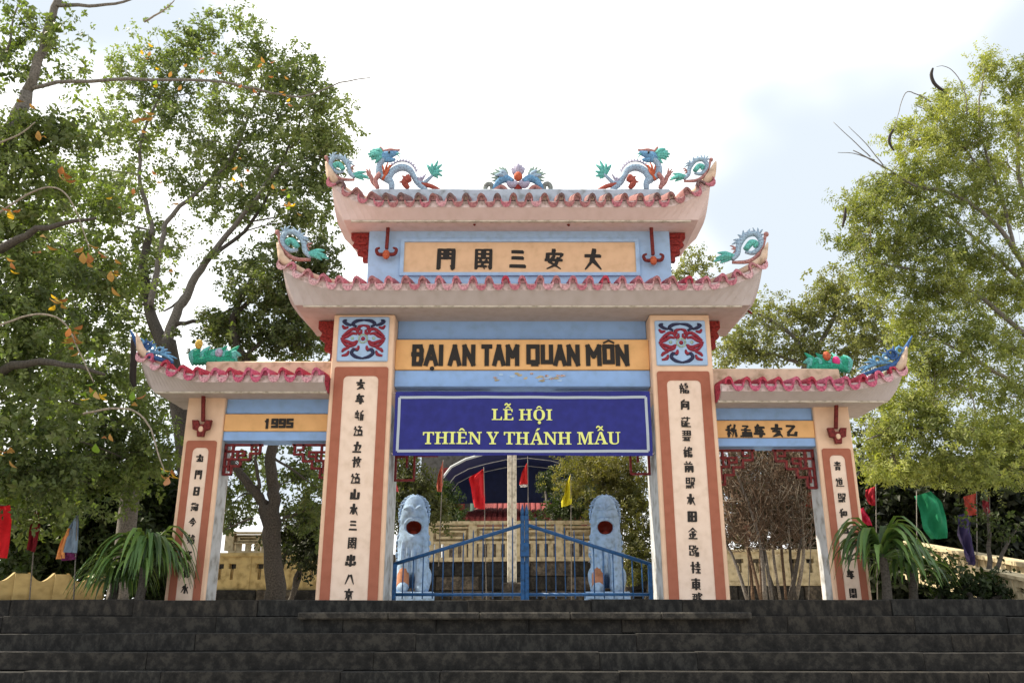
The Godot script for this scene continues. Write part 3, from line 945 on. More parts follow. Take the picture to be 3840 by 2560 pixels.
func eave_side(d: Dictionary, z: float) -> float:
	var zm: float = (d.zf + d.zb) * 0.5
	var t: float = absf((z - zm) / (d.zf - zm))
	return d.ye + d.lift * pow(maxf(0.0, (t - 0.25) / 0.75), 2.0)


func tile_meshes() -> void:
	var b := MB.new()  # barrel tile: an arch with wall thickness, one metre long
	var n := 6
	var r := Vector2(0.056, 0.098)
	var k := 0.60
	for i in n:
		var a := PI * i / n
		var c := PI * (i + 1) / n
		var p := Vector3(cos(a) * r.x, sin(a) * r.y, 0)
		var q := Vector3(cos(c) * r.x, sin(c) * r.y, 0)
		var e := Vector3(0, 0, -1)
		b.smooth(true)
		b.quad(p, p + e, q + e, q)
		b.smooth(false)
		b.quad(q * k, p * k, p, q)
		b.quad(p * k, q * k, q * k + e * 0.3, p * k + e * 0.3)
	shapes.barrel = b.done()
	b = MB.new()  # half-round plug of mortar in the open end
	var pl := PackedVector2Array()
	for i in n + 1:
		pl.append(Vector2(cos(PI * i / n) * r.x, sin(PI * i / n) * r.y) * (k + 0.02))
	b.plate(pl, Transform3D(Basis(), Vector3(0, 0, -0.075)), 0.03)
	shapes.plug = b.done()
	b = MB.new()  # pan tile: a trough with a rounded drip plate in front
	var lip := PackedVector2Array()
	for i in n + 1:
		lip.append(Vector2(-cos(PI * i / n) * 0.072, -sin(PI * i / n) * 0.092))
	lip.append(Vector2(0.062, 0.03))
	for i in range(n - 1, 0, -1):
		lip.append(Vector2(-cos(PI * i / n) * 0.055, -sin(PI * i / n) * 0.026))
	lip.append(Vector2(-0.062, 0.03))
	b.plate(lip, Transform3D(Basis(), Vector3(0, 0, -0.012)), 0.024)
	for i in n:
		var a := PI * i / n
		var c := PI * (i + 1) / n
		var p := Vector3(-cos(a) * 0.07, -sin(a) * 0.04, 0)
		var q := Vector3(-cos(c) * 0.07, -sin(c) * 0.04, 0)
		b.quad(p, q, q + Vector3(0, 0, -1), p + Vector3(0, 0, -1))
	shapes.pan = b.done()


func make_roof(gate: Node3D, called: String, d: Dictionary) -> Node3D:
	var roof := group_node(called, gate)
	var inset: float = d.inset
	var zo := [d.zf, d.zb]
	var xl: float = d.x0 + (inset if d.left else 0.0)
	var xr: float = d.x1 - (inset if d.right else 0.0)
	var s := MB.new()  # underside: a flat slab with a lip that rises to the eaves
	s.quad(Vector3(xl, d.ys, d.zb + inset), Vector3(xr, d.ys, d.zb + inset), Vector3(xr, d.ys, d.zf - inset), Vector3(xl, d.ys, d.zf - inset))
	var f := MB.new()  # edge board under the tiles
	var k := MB.new()  # roof deck
	var rim := 0.035
	for side in 2:
		var z: float = zo[side]
		var zi: float = z + (-inset if side == 0 else inset)
		var rz: float = d.rzf if side == 0 else d.rzb
		var low := func(u, v): return Vector3(lerpf(lerpf(d.x0, d.x1, u), lerpf(xl, xr, u), v), lerpf(eave(d, lerpf(d.x0, d.x1, u)), d.ys, v), lerpf(z, zi, v))
		var edge := func(u, v): return Vector3(lerpf(d.x0, d.x1, u), eave(d, lerpf(d.x0, d.x1, u)) + 0.092 * v, z)
		var top := func(u, v):
			var x := lerpf(d.x0, d.x1, u)
			var e := Vector3(x, eave(d, x) + rim, z)
			return e.lerp(Vector3(clampf(x, d.rx0, d.rx1), d.yr, rz), v)
		if side == 0:
			s.sheet(48, 1, func(u, v): return low.call(u, 1.0 - v))
			f.sheet(48, 1, edge)
			k.sheet(48, 4, top)
		else:
			s.sheet(48, 1, low)
			f.sheet(48, 1, func(u, v): return edge.call(1.0 - u, v))
			k.sheet(48, 4, func(u, v): return top.call(1.0 - u, v))
	for side in 2:
		if not (d.left if side == 0 else d.right):
			continue
		var x: float = d.x0 if side == 0 else d.x1
		var xi := xl if side == 0 else xr
		var rx: float = d.rx0 if side == 0 else d.rx1
		var zz := func(u): return lerpf(d.zb, d.zf, u) if side == 0 else lerpf(d.zf, d.zb, u)
		s.sheet(16, 1, func(u, v):
			var z: float = zz.call(u)
			return Vector3(lerpf(xi, x, v), lerpf(d.ys, eave_side(d, z), v), lerpf(clampf(z, d.zb + inset, d.zf - inset), z, v)))
		f.sheet(16, 1, func(u, v): return Vector3(x, eave_side(d, zz.call(u)) + rim * v, zz.call(u)))
		k.sheet(16, 4, func(u, v):
			var z: float = zz.call(u)
			return Vector3(x, eave_side(d, z) + rim, z).lerp(Vector3(rx, d.yr, clampf(z, d.rzb, d.rzf)), v))
	for side in 2:  # where a wing meets a main pillar the roof shows a closed red end
		if d.left if side == 0 else d.right:
			continue
		var xe: float = d.x0 if side == 0 else d.x1
		var en := MB.new()
		var prof := PackedVector2Array()
		for q in [[d.zf, d.ye], [d.zf, d.ye + 0.12], [d.rzf, d.yr + 0.05], [d.rzb, d.yr + 0.05], [d.zb, d.ye + 0.1], [d.zb, d.ye], [d.zb + inset, d.ys], [d.zf - inset, d.ys]]:
			prof.append(Vector2(-q[0], q[1]))
		en.plate(prof, Transform3D(Basis(Vector3(0, 0, -1), Vector3.UP, Vector3(1, 0, 0)), Vector3(xe - (0.012 if side == 1 else -0.006), 0, 0)), 0.006)
		part("roof_end", en.done(), mats.tile_crimson, roof)
	part("soffit", s.done(), d.soffit, roof)
	part("eave_board", f.done(), d.board, roof)
	part("roof_deck", k.done(), d.deck, roof)
	var line := MB.new()  # the drip moulding on the underside
	line.span(Vector3(xl + d.line[0], d.ys - 0.022, d.zf - inset - 0.045), Vector3(xr - d.line[1], d.ys + 0.01, d.zf - inset - 0.005))
	part("drip_moulding", line.done(), d.trim, roof)
	# tiles, one by one on the slope towards the steps
	var count := int(round((d.x1 - d.x0) / 0.212))
	var step: float = (d.x1 - d.x0) / count
	var back := MB.new()
	for i in count * 2 + 1:
		var x: float = d.x0 + step * 0.5 * i + (0.012 if i == 0 else 0.0)
		if i == count * 2:
			x -= 0.012
		var is_pan := i % 2 == 0
		if (i == 0 and not d.left) or (i == count * 2 and not d.right):
			continue
		var e := Vector3(x, eave(d, x) + rim + (0.042 if is_pan else 0.045), d.zf + 0.055)
		var hx := clampf(x, d.rx0, d.rx1)
		var t := Vector3(x, d.yr, d.rzf)
		if hx != x:  # this column ends at the hip
			var g: float = (x - d.x0) / (d.rx0 - d.x0) if x < d.rx0 else (d.x1 - x) / (d.x1 - d.rx1)
			t = Vector3(x, lerpf(eave(d, x) + rim, d.yr, g), lerpf(d.zf, d.rzf, g))
		t.y += 0.03
		if e.distance_to(t) < 0.09:
			t = e + Vector3(0, 0.02, -0.12)
		var jx := rng.randf_range(-0.012, 0.012)
		var jr := rng.randf_range(-0.05, 0.05)
		var roll := Basis(Vector3(0, 0, 1), jr + (eave(d, x - 0.05) - eave(d, x + 0.05)) * -8.0)
		var mid := e.lerp(t, minf(0.5, 0.34 / e.distance_to(t)))
		var ml: Array = d.pans if is_pan else d.barrels
		var m: Material = ml[rng.randi() % ml.size()]
		var mesh: Mesh = shapes.pan if is_pan else shapes.barrel
		e.x += jx
		e.z += rng.randf_range(-0.015, 0.012)
		var bs := aim(e, t)
		var len := e.distance_to(mid) + 0.02
		part("tile", mesh, m, roof, Transform3D(bs * roll * Basis.from_scale(Vector3(1, 1, len)), e))
		part("tile", mesh, ml[rng.randi() % ml.size()], roof, Transform3D(bs * Basis.from_scale(Vector3(0.94, 0.94, mid.distance_to(t) + 0.03)), mid + Vector3(0, 0.012, 0)))
		if not is_pan:
			part("mortar_plug", shapes.plug, d.plugs[rng.randi() % d.plugs.size()], roof, Transform3D(bs * roll, e))
		back.tube([Vector3(x, eave(d, x) + 0.06, d.zb - 0.03), Vector3(t.x, t.y, 2.0 * (d.rzb + d.rzf) * 0.5 - t.z)], 0.055, 0.055, 6)
	var bk := part("back_tiles", back.done(), d.barrels[0], roof)
	bk.set_meta("kind", "stuff")
	# ridge along the top and a hip down to each corner
	var r := MB.new()
	for h in d.ridges:
		r.bevel((h[0] + h[1]) * 0.5, (h[1] - h[0]).abs(), 0.018)
	if d.ridges.size():
		part("ridge", r.done(), d.ridge_mat, roof)
	for side in 2:
		if not (d.left if side == 0 else d.right):
			continue
		for fb in 2:
			var x: float = d.x0 if side == 0 else d.x1
			var rx: float = d.rx0 if side == 0 else d.rx1
			var z: float = zo[fb]
			var rz: float = d.rzf if fb == 0 else d.rzb
			var a := Vector3(rx, d.yr + 0.05, rz)
			var c := Vector3(x, d.ye + d.lift + 0.13, z)
			var path := [a]
			for i in 4:
				var u := (i + 1) / 5.0
				var p := a.lerp(c, u)
				path.append(Vector3(p.x, lerpf(a.y, d.ye + 0.13, u) + d.lift * u * u * u, p.z))
			path.append(c)
			if fb == 0 or d.has("horn_back"):
				var out := Vector3(-1.0 if side == 0 else 1.0, 0, 0)
				path.append(c + out * 0.045 + Vector3(0, 0.10, 0.02))
				path.append(c + out * 0.10 + Vector3(0, 0.24, 0.02))
			var hip := MB.new(true)
			var rad := []
			for i in path.size():
				rad.append(0.062 if i < 5 else [0.058, 0.042, 0.008][mini(i - 5, 2)])
			hip.tube(curve(path, 3), 0, 0, 6, spread(rad, 3), 1.25)
			part("hip_ridge", hip.done(), d.hip_mat, roof)
	return roof


func spread(r: Array, n: int) -> Array:  # radii to go with curve()
	var out := []
	for i in r.size() - 1:
		for k in n:
			out.append(lerpf(r[i], r[i + 1], float(k) / n))
	out.append(r[-1])
	return out


func worm(parent: Node3D, called: String, pts: Array, radii: Array, m: Material, sides := 7, flat := 1.0) -> MeshInstance3D:  # a modelled cement tube
	var b := MB.new(true)
	b.tube(curve(pts, 4), 0, 0, sides, spread(radii, 4), flat)
	return part(called, b.done(), m, parent)


func spikes(parent: Node3D, called: String, root: Vector3, tips: Array, r: float, m: Material) -> void:  # a fan of tapered plumes, one mesh each
	for t in tips:
		var p: Vector3 = t
		var mid := root.lerp(p, 0.55) + Vector3(0, 0.012, rng.randf_range(-0.02, 0.03))
		var b := MB.new(true)
		b.tube(curve([root, mid, p], 3), 0, 0, 5, spread([r * 0.8, r, r * 0.25], 3))
		part(called, b.done(), m, parent)


func fretwork(parent: Node3D, at: Vector3, w: float, h: float, flip: float, m: Material) -> void:  # a hanging corner panel of key-fret bars
	var segs := [[0, 0, 10, 0], [0, 0, 0, 9], [0, 9, 2, 9], [2, 9, 2, 6.5], [2, 6.5, 4.4, 6.5], [4.4, 6.5, 4.4, 4.5], [4.4, 4.5, 7, 4.5], [7, 4.5, 7, 2.6], [7, 2.6, 9.6, 2.6], [9.6, 2.6, 9.6, 0], [0, 2, 5.4, 2], [2, 0, 2, 4.4], [0, 4.4, 3, 4.4], [5.4, 2, 5.4, 3.2], [3.4, 3.2, 5.4, 3.2], [3.4, 2, 3.4, 4.4], [0, 6.6, 1.2, 6.6], [1.2, 5, 1.2, 7.6], [7.2, 0, 7.2, 1.4], [7.2, 1.4, 8.6, 1.4]]
	var b := MB.new()
	var n := 0
	for s in segs:
		var a := Vector3(s[0] / 10.0 * w * flip, -s[1] / 9.0 * h, 0)
		var c := Vector3(s[2] / 10.0 * w * flip, -s[3] / 9.0 * h, 0)
		var t := 0.027
		var d := 0.05 + 0.0012 * (n % 9)
		n += 1
		b.box((a + c) * 0.5, (c - a).abs() + Vector3(t, t, d))
	part("fretwork", b.done(), m, parent, Transform3D(Basis(), at))


func frame_shape(w: float, h: float, t: float, r: float) -> PackedVector2Array:  # an upright band frame, open at the foot, with rounded shoulders
	var p := PackedVector2Array()
	p.append(Vector2(-w / 2, -h))
	for i in 5:
		var a := PI - PI / 2 * i / 4.0
		p.append(Vector2(-w / 2 + 0.03 + cos(a) * 0.03, -0.03 + sin(a) * 0.03))
	for i in 5:
		var a := PI / 2 - PI / 2 * i / 4.0
		p.append(Vector2(w / 2 - 0.03 + cos(a) * 0.03, -0.03 + sin(a) * 0.03))
	p.append(Vector2(w / 2, -h))
	p.append(Vector2(w / 2 - t, -h))
	for i in 5:
		var a := PI / 2 * i / 4.0
		p.append(Vector2(w / 2 - t - r + cos(a) * r, -t - r + sin(a) * r))
	for i in 5:
		var a := PI / 2 + PI / 2 * i / 4.0
		p.append(Vector2(-w / 2 + t + r + cos(a) * r, -t - r + sin(a) * r))
	p.append(Vector2(-w / 2 + t, -h))
	return p


func carved_panel(parent: Node3D, c: Vector3, w: float, h: float) -> void:  # painted relief of scrolls round a flower, on a pale blue field
	var b := MB.new()
	b.bevel(Vector3.ZERO, Vector3(w, h, 0.04), 0.012)
	var field := part("carved_panel", b.done(), mats.pale_blue, parent, Transform3D(Basis(), c))
	var red: Material = mats.crimson
	var navy: Material = mats.navy
	var curls := [
		[[[0.0, 0.30], [0.09, 0.27], [0.1, 0.2], [0.2, 0.22], [0.3, 0.16], [0.42, 0.04]], red], [[[0.42, -0.04], [0.3, -0.16], [0.16, -0.13], [0.11, -0.04]], red], [[[0.12, 0.1], [0.22, 0.12], [0.32, 0.05], [0.44, 0.0]], red], [[[0.12, -0.05], [0.2, -0.1], [0.32, -0.06], [0.44, 0.0]], red],
		[[[0.0, 0.42], [0.14, 0.4], [0.22, 0.33], [0.14, 0.27]], navy], [[[0.24, 0.3], [0.33, 0.33], [0.4, 0.39], [0.34, 0.42]], navy], [[[0.3, 0.26], [0.38, 0.24], [0.42, 0.3]], red], [[[0.0, -0.44], [0.13, -0.4], [0.21, -0.32], [0.17, -0.24], [0.09, -0.27]], navy], [[[0.08, -0.16], [0.1, -0.24], [0.2, -0.22]], red],
		[[[0.26, -0.2], [0.36, -0.24], [0.4, -0.3]], red], [[[0.27, -0.27], [0.3, -0.35], [0.4, -0.38]], red], [[[0.14, 0.18], [0.06, 0.1], [0.04, 0.2]], red],
	]
	for c2 in curls:
		for sx in [-1.0, 1.0]:
			var pts := []
			for q in c2[0]:
				pts.append(Vector3(q[0] * w * sx, q[1] * h, 0.02))
			var r: Array = []
			for i in pts.size():
				r.append(w * (0.036 if i > 0 and i < pts.size() - 1 else 0.02))
			worm(field, "scroll", pts, r, c2[1], 6)
	var ring := []
	for i in 11:
		ring.append(Vector3(cos(TAU * i / 10.0) * 0.085 * w, sin(TAU * i / 10.0) * 0.085 * w, 0.022))
	var rb := MB.new(true)
	rb.tube(ring, 0.02 * w, 0.02 * w, 6)
	part("flower_ring", rb.done(), mats.mint, field)
	var dot := MB.new(true)
	dot.ball(Vector3(0, 0, 0.02), Vector3(0.04, 0.04, 0.03) * w * 1.1)
	part("flower_heart", dot.done(), red, field)
	for sx in [-1.0, 1.0]:
		var eye := MB.new(true)
		eye.ball(Vector3(sx * 0.21 * w, 0.01 * h, 0.022), Vector3(0.035, 0.035, 0.03) * w, 8, 5)
		part("petal", eye.done(), mats.mint, field)


func pillar(gate: Node3D, x0: float, x1: float, zf: float, depth: float, top: float, frame_top: float, band: float, r: float, inset: float, chars: String, ys: Array, size: float, xc: float) -> Node3D:
	var p := group_node("pillar", gate)
	var b := MB.new()
	b.bevel(Vector3((x0 + x1) * 0.5, (top - 0.05) * 0.5, zf - depth * 0.5), Vector3(x1 - x0, top + 0.05, depth), 0.012)
	part("shaft", b.done(), mats.peach, p)
	var w := x1 - x0 - inset * 2
	b = MB.new()
	b.plate(frame_shape(w, frame_top + 0.02, band, r), Transform3D(Basis(), Vector3((x0 + x1) * 0.5, frame_top, zf)), 0.016)
	part("panel_frame", b.done(), mats.brick_red, p)
	b = MB.new()
	b.box(Vector3((x0 + x1) * 0.5, (frame_top - band) * 0.5 - 0.01, zf + 0.001), Vector3(w - band * 1.7, frame_top - band * 0.8, 0.012))
	part("inscription_panel", b.done(), mats.cream, p)
	for i in chars.length():
		glyph(chars[i], Vector3(xc, ys[i], zf + 0.006), size, size * 1.12, mats.ink, p)
	return p


func hanging_bracket(gate: Node3D, top: Vector3, foot: Vector3, clamp_y: float, s: float, style: int) -> void:  # a red rod with a scrolled clamp at its foot
	var n := group_node("hanging_bracket", gate)
	var b := MB.new()
	b.bevel((top + foot) * 0.5, Vector3(0.045, top.distance_to(foot), 0.045), 0.008, aim(top, foot, Vector3(0, 0, 1)).rotated(Vector3.RIGHT, 0) * Basis(Vector3.RIGHT, PI / 2))
	part("rod", b.done(), mats.maroon, n)
	var c := Vector3(foot.x, clamp_y, foot.z)
	if style == 0:
		for sx in [-1.0, 1.0]:
			worm(n, "scroll", [c + Vector3(sx * s * 0.1, -s * 0.1, 0), c + Vector3(sx * s * 0.42, -s * 0.08, 0), c + Vector3(sx * s * 0.52, s * 0.16, 0.01), c + Vector3(sx * s * 0.34, s * 0.26, 0.01)], [s * 0.1, s * 0.1, s * 0.085, s * 0.05], mats.maroon, 7)
		b = MB.new(true)
		b.ball(c + Vector3(0, -s * 0.12, 0.01), Vector3(s * 0.2, s * 0.27, s * 0.16))
		part("bud", b.done(), mats.orange_red, n)
	else:
		b = MB.new()
		b.plate(PackedVector2Array([Vector2(-0.5, 0.42), Vector2(-0.2, 0.42), Vector2(-0.12, 0.2), Vector2(0.12, 0.2), Vector2(0.2, 0.42), Vector2(0.5, 0.42), Vector2(0.42, -0.05), Vector2(0.2, -0.12), Vector2(0.16, -0.42), Vector2(-0.16, -0.42), Vector2(-0.2, -0.12), Vector2(-0.42, -0.05)]), Transform3D(Basis.from_scale(Vector3(s, s, 1)), c), 0.05)
		part("clamp", b.done(), mats.maroon, n)
		b = MB.new(true)
		b.ball(c + Vector3(0, -s * 0.05, 0.05), Vector3(s * 0.13, s * 0.16, 0.02), 8, 5)
		part("boss", b.done(), mats.peach, n)


func side_bracket(gate: Node3D, x: float, y: float, z: float, w: float, h: float, dir: float) -> void:  # the red carved bracket under the side eaves
	var b := MB.new()
	var out := PackedVector2Array([Vector2(0, 0), Vector2(1, 0), Vector2(1, -0.2), Vector2(0.78, -0.3), Vector2(0.9, -0.45), Vector2(0.6, -0.55), Vector2(0.62, -0.75), Vector2(0.3, -0.8), Vector2(0.3, -1), Vector2(0, -1)])
	for i in out.size():
		out[i] = Vector2(out[i].x * w * dir, out[i].y * h)
	b.plate(out, Transform3D(Basis(), Vector3(x, y, z)), 0.09)
	for q in [[0.3, -0.14, 0.5], [0.35, -0.4, 0.42], [0.22, -0.66, 0.3]]:
		b.box(Vector3(x + q[0] * w * dir, y + q[1] * h, z + 0.1), Vector3(q[2] * w, 0.035, 0.03))
	part("side_bracket", b.done(), mats.red_paint, gate)


func dragon(gate: Node3D, origin: Vector3, m: float) -> void:  # m mirrors it; coordinates in metres from the foot below its head, x towards the middle of the ridge
	var d := group_node("dragon", gate, origin)
	d.scale = Vector3(1.0, 1.2, 1.0)
	d.set_meta("label", "%s cement dragon on the top ridge with teal mane and tail" % ("left" if m > 0 else "right"))
	var v := func(x: float, y: float, z := 0.0): return Vector3(x * m, y, z)
	worm(d, "body", [v.call(0.06, 0.44), v.call(0.0, 0.35), v.call(-0.0, 0.25), v.call(0.07, 0.19), v.call(0.14, 0.17, 0.02), v.call(0.2, 0.27, 0.0), v.call(0.32, 0.33, -0.02), v.call(0.44, 0.29, -0.01), v.call(0.51, 0.19), v.call(0.56, 0.11), v.call(0.64, 0.10), v.call(0.72, 0.16), v.call(0.79, 0.23)], [0.044, 0.047, 0.051, 0.053, 0.052, 0.048, 0.047, 0.045, 0.041, 0.036, 0.03, 0.024, 0.02], mats.sky_blue, 8)
	for i in 13:  # saw-toothed fins along the arched back
		var a := lerpf(-1.1, 1.2, i / 12.0)
		var b := MB.new()
		var c := Vector3((0.33 + sin(a) * 0.205) * m, 0.20 + cos(a) * 0.195, 0)
		var o := Vector3(sin(a) * m, cos(a), 0)
		var t := Vector3(cos(a) * m, -sin(a), 0)
		b.tri(c - t * 0.025, c + t * 0.025, c + o * 0.05)
		b.tri(c + t * 0.025, c - t * 0.025, c + o * 0.05)
		b.quad(c - t * 0.025 + Vector3(0, 0, 0.02), c + t * 0.025 + Vector3(0, 0, 0.02), c + o * 0.05, c + o * 0.05)
		part("back_fin", b.done(), mats.lilac, d)
	worm(d, "foreleg", [v.call(0.12, 0.17), v.call(0.19, 0.1, 0.03), v.call(0.2, 0.0, 0.04)], [0.06, 0.045, 0.04], mats.sky_blue, 7)
	var head := MB.new(true)
	head.tube(curve([v.call(0.0, 0.44), v.call(0.08, 0.47), v.call(0.17, 0.50), v.call(0.27, 0.525)], 3), 0, 0, 7, spread([0.05, 0.074, 0.05, 0.024], 3), 0.8)
	var hd := part("head", head.done(), mats.blue, d)
	worm(hd, "jaw", [v.call(0.08, 0.43), v.call(0.16, 0.42), v.call(0.23, 0.43)], [0.045, 0.035, 0.015], mats.blue, 6)
	worm(hd, "brow", [v.call(0.04, 0.53), v.call(0.14, 0.555), v.call(0.24, 0.55), v.call(0.285, 0.565)], [0.03, 0.028, 0.02, 0.015], mats.dusty_pink, 6)
	worm(hd, "horn", [v.call(0.05, 0.52), v.call(0.02, 0.57), v.call(-0.01, 0.6)], [0.025, 0.018, 0.012], mats.dusty_pink, 5)
	var ey := MB.new(true)
	ey.ball(v.call(0.14, 0.5, 0.06), Vector3(0.018, 0.018, 0.012), 6, 4)
	part("eye", ey.done(), mats.ink, hd)
	spikes(d, "mane", v.call(0.06, 0.48), [v.call(-0.12, 0.57), v.call(-0.15, 0.53, 0.03), v.call(-0.18, 0.49, 0.02), v.call(-0.16, 0.45, 0.03), v.call(-0.12, 0.41, 0.03), v.call(-0.06, 0.36, 0.03), v.call(-0.14, 0.465, -0.03), v.call(-0.06, 0.59, -0.02)], 0.034, mats.teal)
	spikes(d, "whisker", v.call(0.24, 0.49, 0.03), [v.call(0.33, 0.45, 0.05), v.call(0.31, 0.41, 0.04)], 0.008, mats.teal)
	spikes(d, "claw", v.call(-0.12, 0.2), [v.call(-0.22, 0.27), v.call(-0.2, 0.3), v.call(-0.15, 0.31)], 0.014, mats.dusty_pink)
	spikes(d, "flame_tip", v.call(0.08, 0.2, 0.04), [v.call(0.13, 0.37, 0.05), v.call(0.19, 0.34, 0.04), v.call(0.05, 0.33, 0.05)], 0.016, mats.orange_red)
	spikes(d, "flame_tip", v.call(0.42, 0.1, 0.04), [v.call(0.34, 0.18, 0.05), v.call(0.4, 0.2, 0.05), v.call(0.3, 0.1, 0.04)], 0.02, mats.rust_red)
	spikes(d, "tail_plume", v.call(0.77, 0.22), [v.call(0.68, 0.36), v.call(0.76, 0.38), v.call(0.85, 0.42), v.call(0.91, 0.36), v.call(0.92, 0.27), v.call(0.92, 0.2), v.call(0.86, 0.17)], 0.026, mats.teal)
	spikes(d, "tail_plume", v.call(0.6, 0.1), [v.call(0.61, 0.2), v.call(0.68, 0.23), v.call(0.56, 0.19)], 0.02, mats.lilac)
	worm(d, "arm", [v.call(0.02, 0.22, 0.03), v.call(-0.04, 0.13, 0.04), v.call(0.0, 0.02, 0.03)], [0.04, 0.035, 0.03], mats.dusty_pink, 6)
	worm(d, "flame", [v.call(-0.0, 0.05, 0.0), v.call(-0.08, 0.12), v.call(-0.12, 0.2), v.call(-0.17, 0.24)], [0.03, 0.03, 0.03, 0.02], mats.dusty_pink, 6)
	worm(d, "flame", [v.call(0.06, 0.13, 0.05), v.call(0.12, 0.22, 0.06), v.call(0.16, 0.33, 0.05)], [0.02, 0.022, 0.01], mats.orange_red, 6)
	worm(d, "hind_leg", [v.call(0.45, 0.17, 0.03), v.call(0.38, 0.1, 0.05), v.call(0.44, 0.02, 0.04)], [0.055, 0.05, 0.03], mats.rust_red, 7)
	worm(d, "cloud_foot", [v.call(0.58, 0.09), v.call(0.66, 0.04), v.call(0.7, 0.0)], [0.04, 0.035, 0.03], mats.sky_blue, 6)
	worm(d, "cloud_foot", [v.call(0.62, 0.09), v.call(0.75, 0.07), v.call(0.84, 0.03), v.call(0.92, 0.0)], [0.035, 0.03, 0.03, 0.012], mats.rust_red, 6)


func ridge_jewel(gate: Node3D, o: Vector3) -> void:  # the flaming jewel held by clouds in the middle of the ridge
	var j := group_node("ridge_jewel", gate, o)
	j.scale = Vector3(1.05, 1.14, 1.0)
	var b := MB.new(true)
	b.ball(Vector3(0, 0.19, 0.05), Vector3(0.062, 0.066, 0.05))
	part("jewel", b.done(), mats.orange_red, j)
	spikes(j, "flame", Vector3(0, 0.22, 0), [Vector3(0, 0.40, 0), Vector3(-0.09, 0.335, 0), Vector3(0.09, 0.335, 0), Vector3(-0.05, 0.37, 0), Vector3(0.05, 0.37, 0)], 0.045, mats.lilac)
	for s in [-1.0, 1.0]:
		worm(j, "cloud", [Vector3(s * 0.08, 0.12, 0.03), Vector3(s * 0.16, 0.17, 0.03), Vector3(s * 0.24, 0.15, 0.02), Vector3(s * 0.3, 0.08, 0.02), Vector3(s * 0.33, 0.02, 0)], [0.05, 0.055, 0.05, 0.04, 0.035], mats.blue, 7)
		worm(j, "cloud", [Vector3(s * 0.02, 0.1, 0.04), Vector3(s * 0.09, 0.07, 0.05), Vector3(s * 0.14, 0.12, 0.04)], [0.05, 0.05, 0.03], mats.lilac, 7)
		spikes(j, "plume", Vector3(s * 0.14, 0.17, 0), [Vector3(s * 0.18, 0.34, 0), Vector3(s * 0.22, 0.36, 0), Vector3(s * 0.27, 0.345, 0.02), Vector3(s * 0.32, 0.32, 0), Vector3(s * 0.35, 0.28, 0), Vector3(s * 0.385, 0.25, 0.02), Vector3(s * 0.37, 0.2, 0), Vector3(s * 0.36, 0.15, 0)], 0.026, mats.sea_green)
		spikes(j, "plume", Vector3(s * 0.14, 0.18, 0.03), [Vector3(s * 0.26, 0.29, 0.03), Vector3(s * 0.32, 0.22, 0.03)], 0.036, mats.sky_blue)
		worm(j, "cloud_foot", [Vector3(s * 0.15, 0.0, 0.02), Vector3(s * 0.22, 0.06, 0.02), Vector3(s * 0.29, 0.03, 0.02), Vector3(s * 0.33, 0.0, 0.02)], [0.03, 0.035, 0.035, 0.03], mats.dusty_pink, 6)
		worm(j, "scroll_end", [Vector3(s * 0.36, 0.0, 0), Vector3(s * 0.36, 0.09, 0), Vector3(s * 0.41, 0.11, 0), Vector3(s * 0.445, 0.07, 0), Vector3(s * 0.445, 0.0, 0)], [0.03, 0.032, 0.035, 0.035, 0.03], mats.grey_green, 7)
	b = MB.new(true)
	b.ball(Vector3(0, 0.05, 0.03), Vector3(0.06, 0.07, 0.05))
	part("bud", b.done(), mats.red_paint, j)


func corner_ornament(gate: Node3D, o: Vector3, m: float, s: float, cols: Array) -> void:  # a curling phoenix tail above an upturned corner; x runs outwards
	var c := group_node("corner_ornament", gate, o)
	var v := func(x: float, y: float, z := 0.0): return Vector3(x * m, y, z) * s
	worm(c, "horn", [v.call(-0.62, 0.03), v.call(-0.3, 0.05), v.call(-0.1, 0.18), v.call(0.02, 0.38), v.call(0.1, 0.62)], [0.03 * s, 0.045 * s, 0.045 * s, 0.04 * s, 0.03 * s], cols[0], 7)
	var b := MB.new(true)
	b.ball(v.call(0.12, 0.65), Vector3.ONE * 0.055 * s, 8, 5)
	part("horn_knob", b.done(), cols[0], c)
	worm(c, "tail_loop", [v.call(-0.62, 0.1), v.call(-0.5, 0.22), v.call(-0.45, 0.42), v.call(-0.3, 0.62), v.call(-0.1, 0.66), v.call(0.0, 0.52), v.call(-0.04, 0.36), v.call(-0.18, 0.24), v.call(-0.34, 0.26)], [0.05 * s, 0.055 * s, 0.06 * s, 0.065 * s, 0.06 * s, 0.06 * s, 0.055 * s, 0.05 * s, 0.03 * s], cols[1], 8)
	worm(c, "inner_curl", [v.call(-0.34, 0.3, 0.04), v.call(-0.22, 0.44, 0.04), v.call(-0.12, 0.42, 0.05), v.call(-0.16, 0.34, 0.05)], [0.06 * s, 0.07 * s, 0.06 * s, 0.03 * s], cols[2], 7)
	spikes(c, "plume", v.call(-0.36, 0.5), [v.call(-0.6, 0.42), v.call(-0.56, 0.52), v.call(-0.46, 0.64), v.call(-0.34, 0.74), v.call(-0.2, 0.77)], 0.03 * s, cols[1])
	spikes(c, "plume", v.call(-0.05, 0.6), [v.call(0.06, 0.76), v.call(-0.04, 0.8), v.call(-0.14, 0.8), v.call(0.1, 0.66)], 0.022 * s, cols[1])
	spikes(c, "plume", v.call(-0.48, 0.3), [v.call(-0.62, 0.32), v.call(-0.6, 0.22), v.call(-0.64, 0.4)], 0.022 * s, cols[0])
	spikes(c, "tail_plume", v.call(-0.55, 0.16), [v.call(-1.0, 0.05), v.call(-0.95, 0.12), v.call(-0.86, 0.02), v.call(-0.9, 0.24)], 0.05 * s, cols[2])


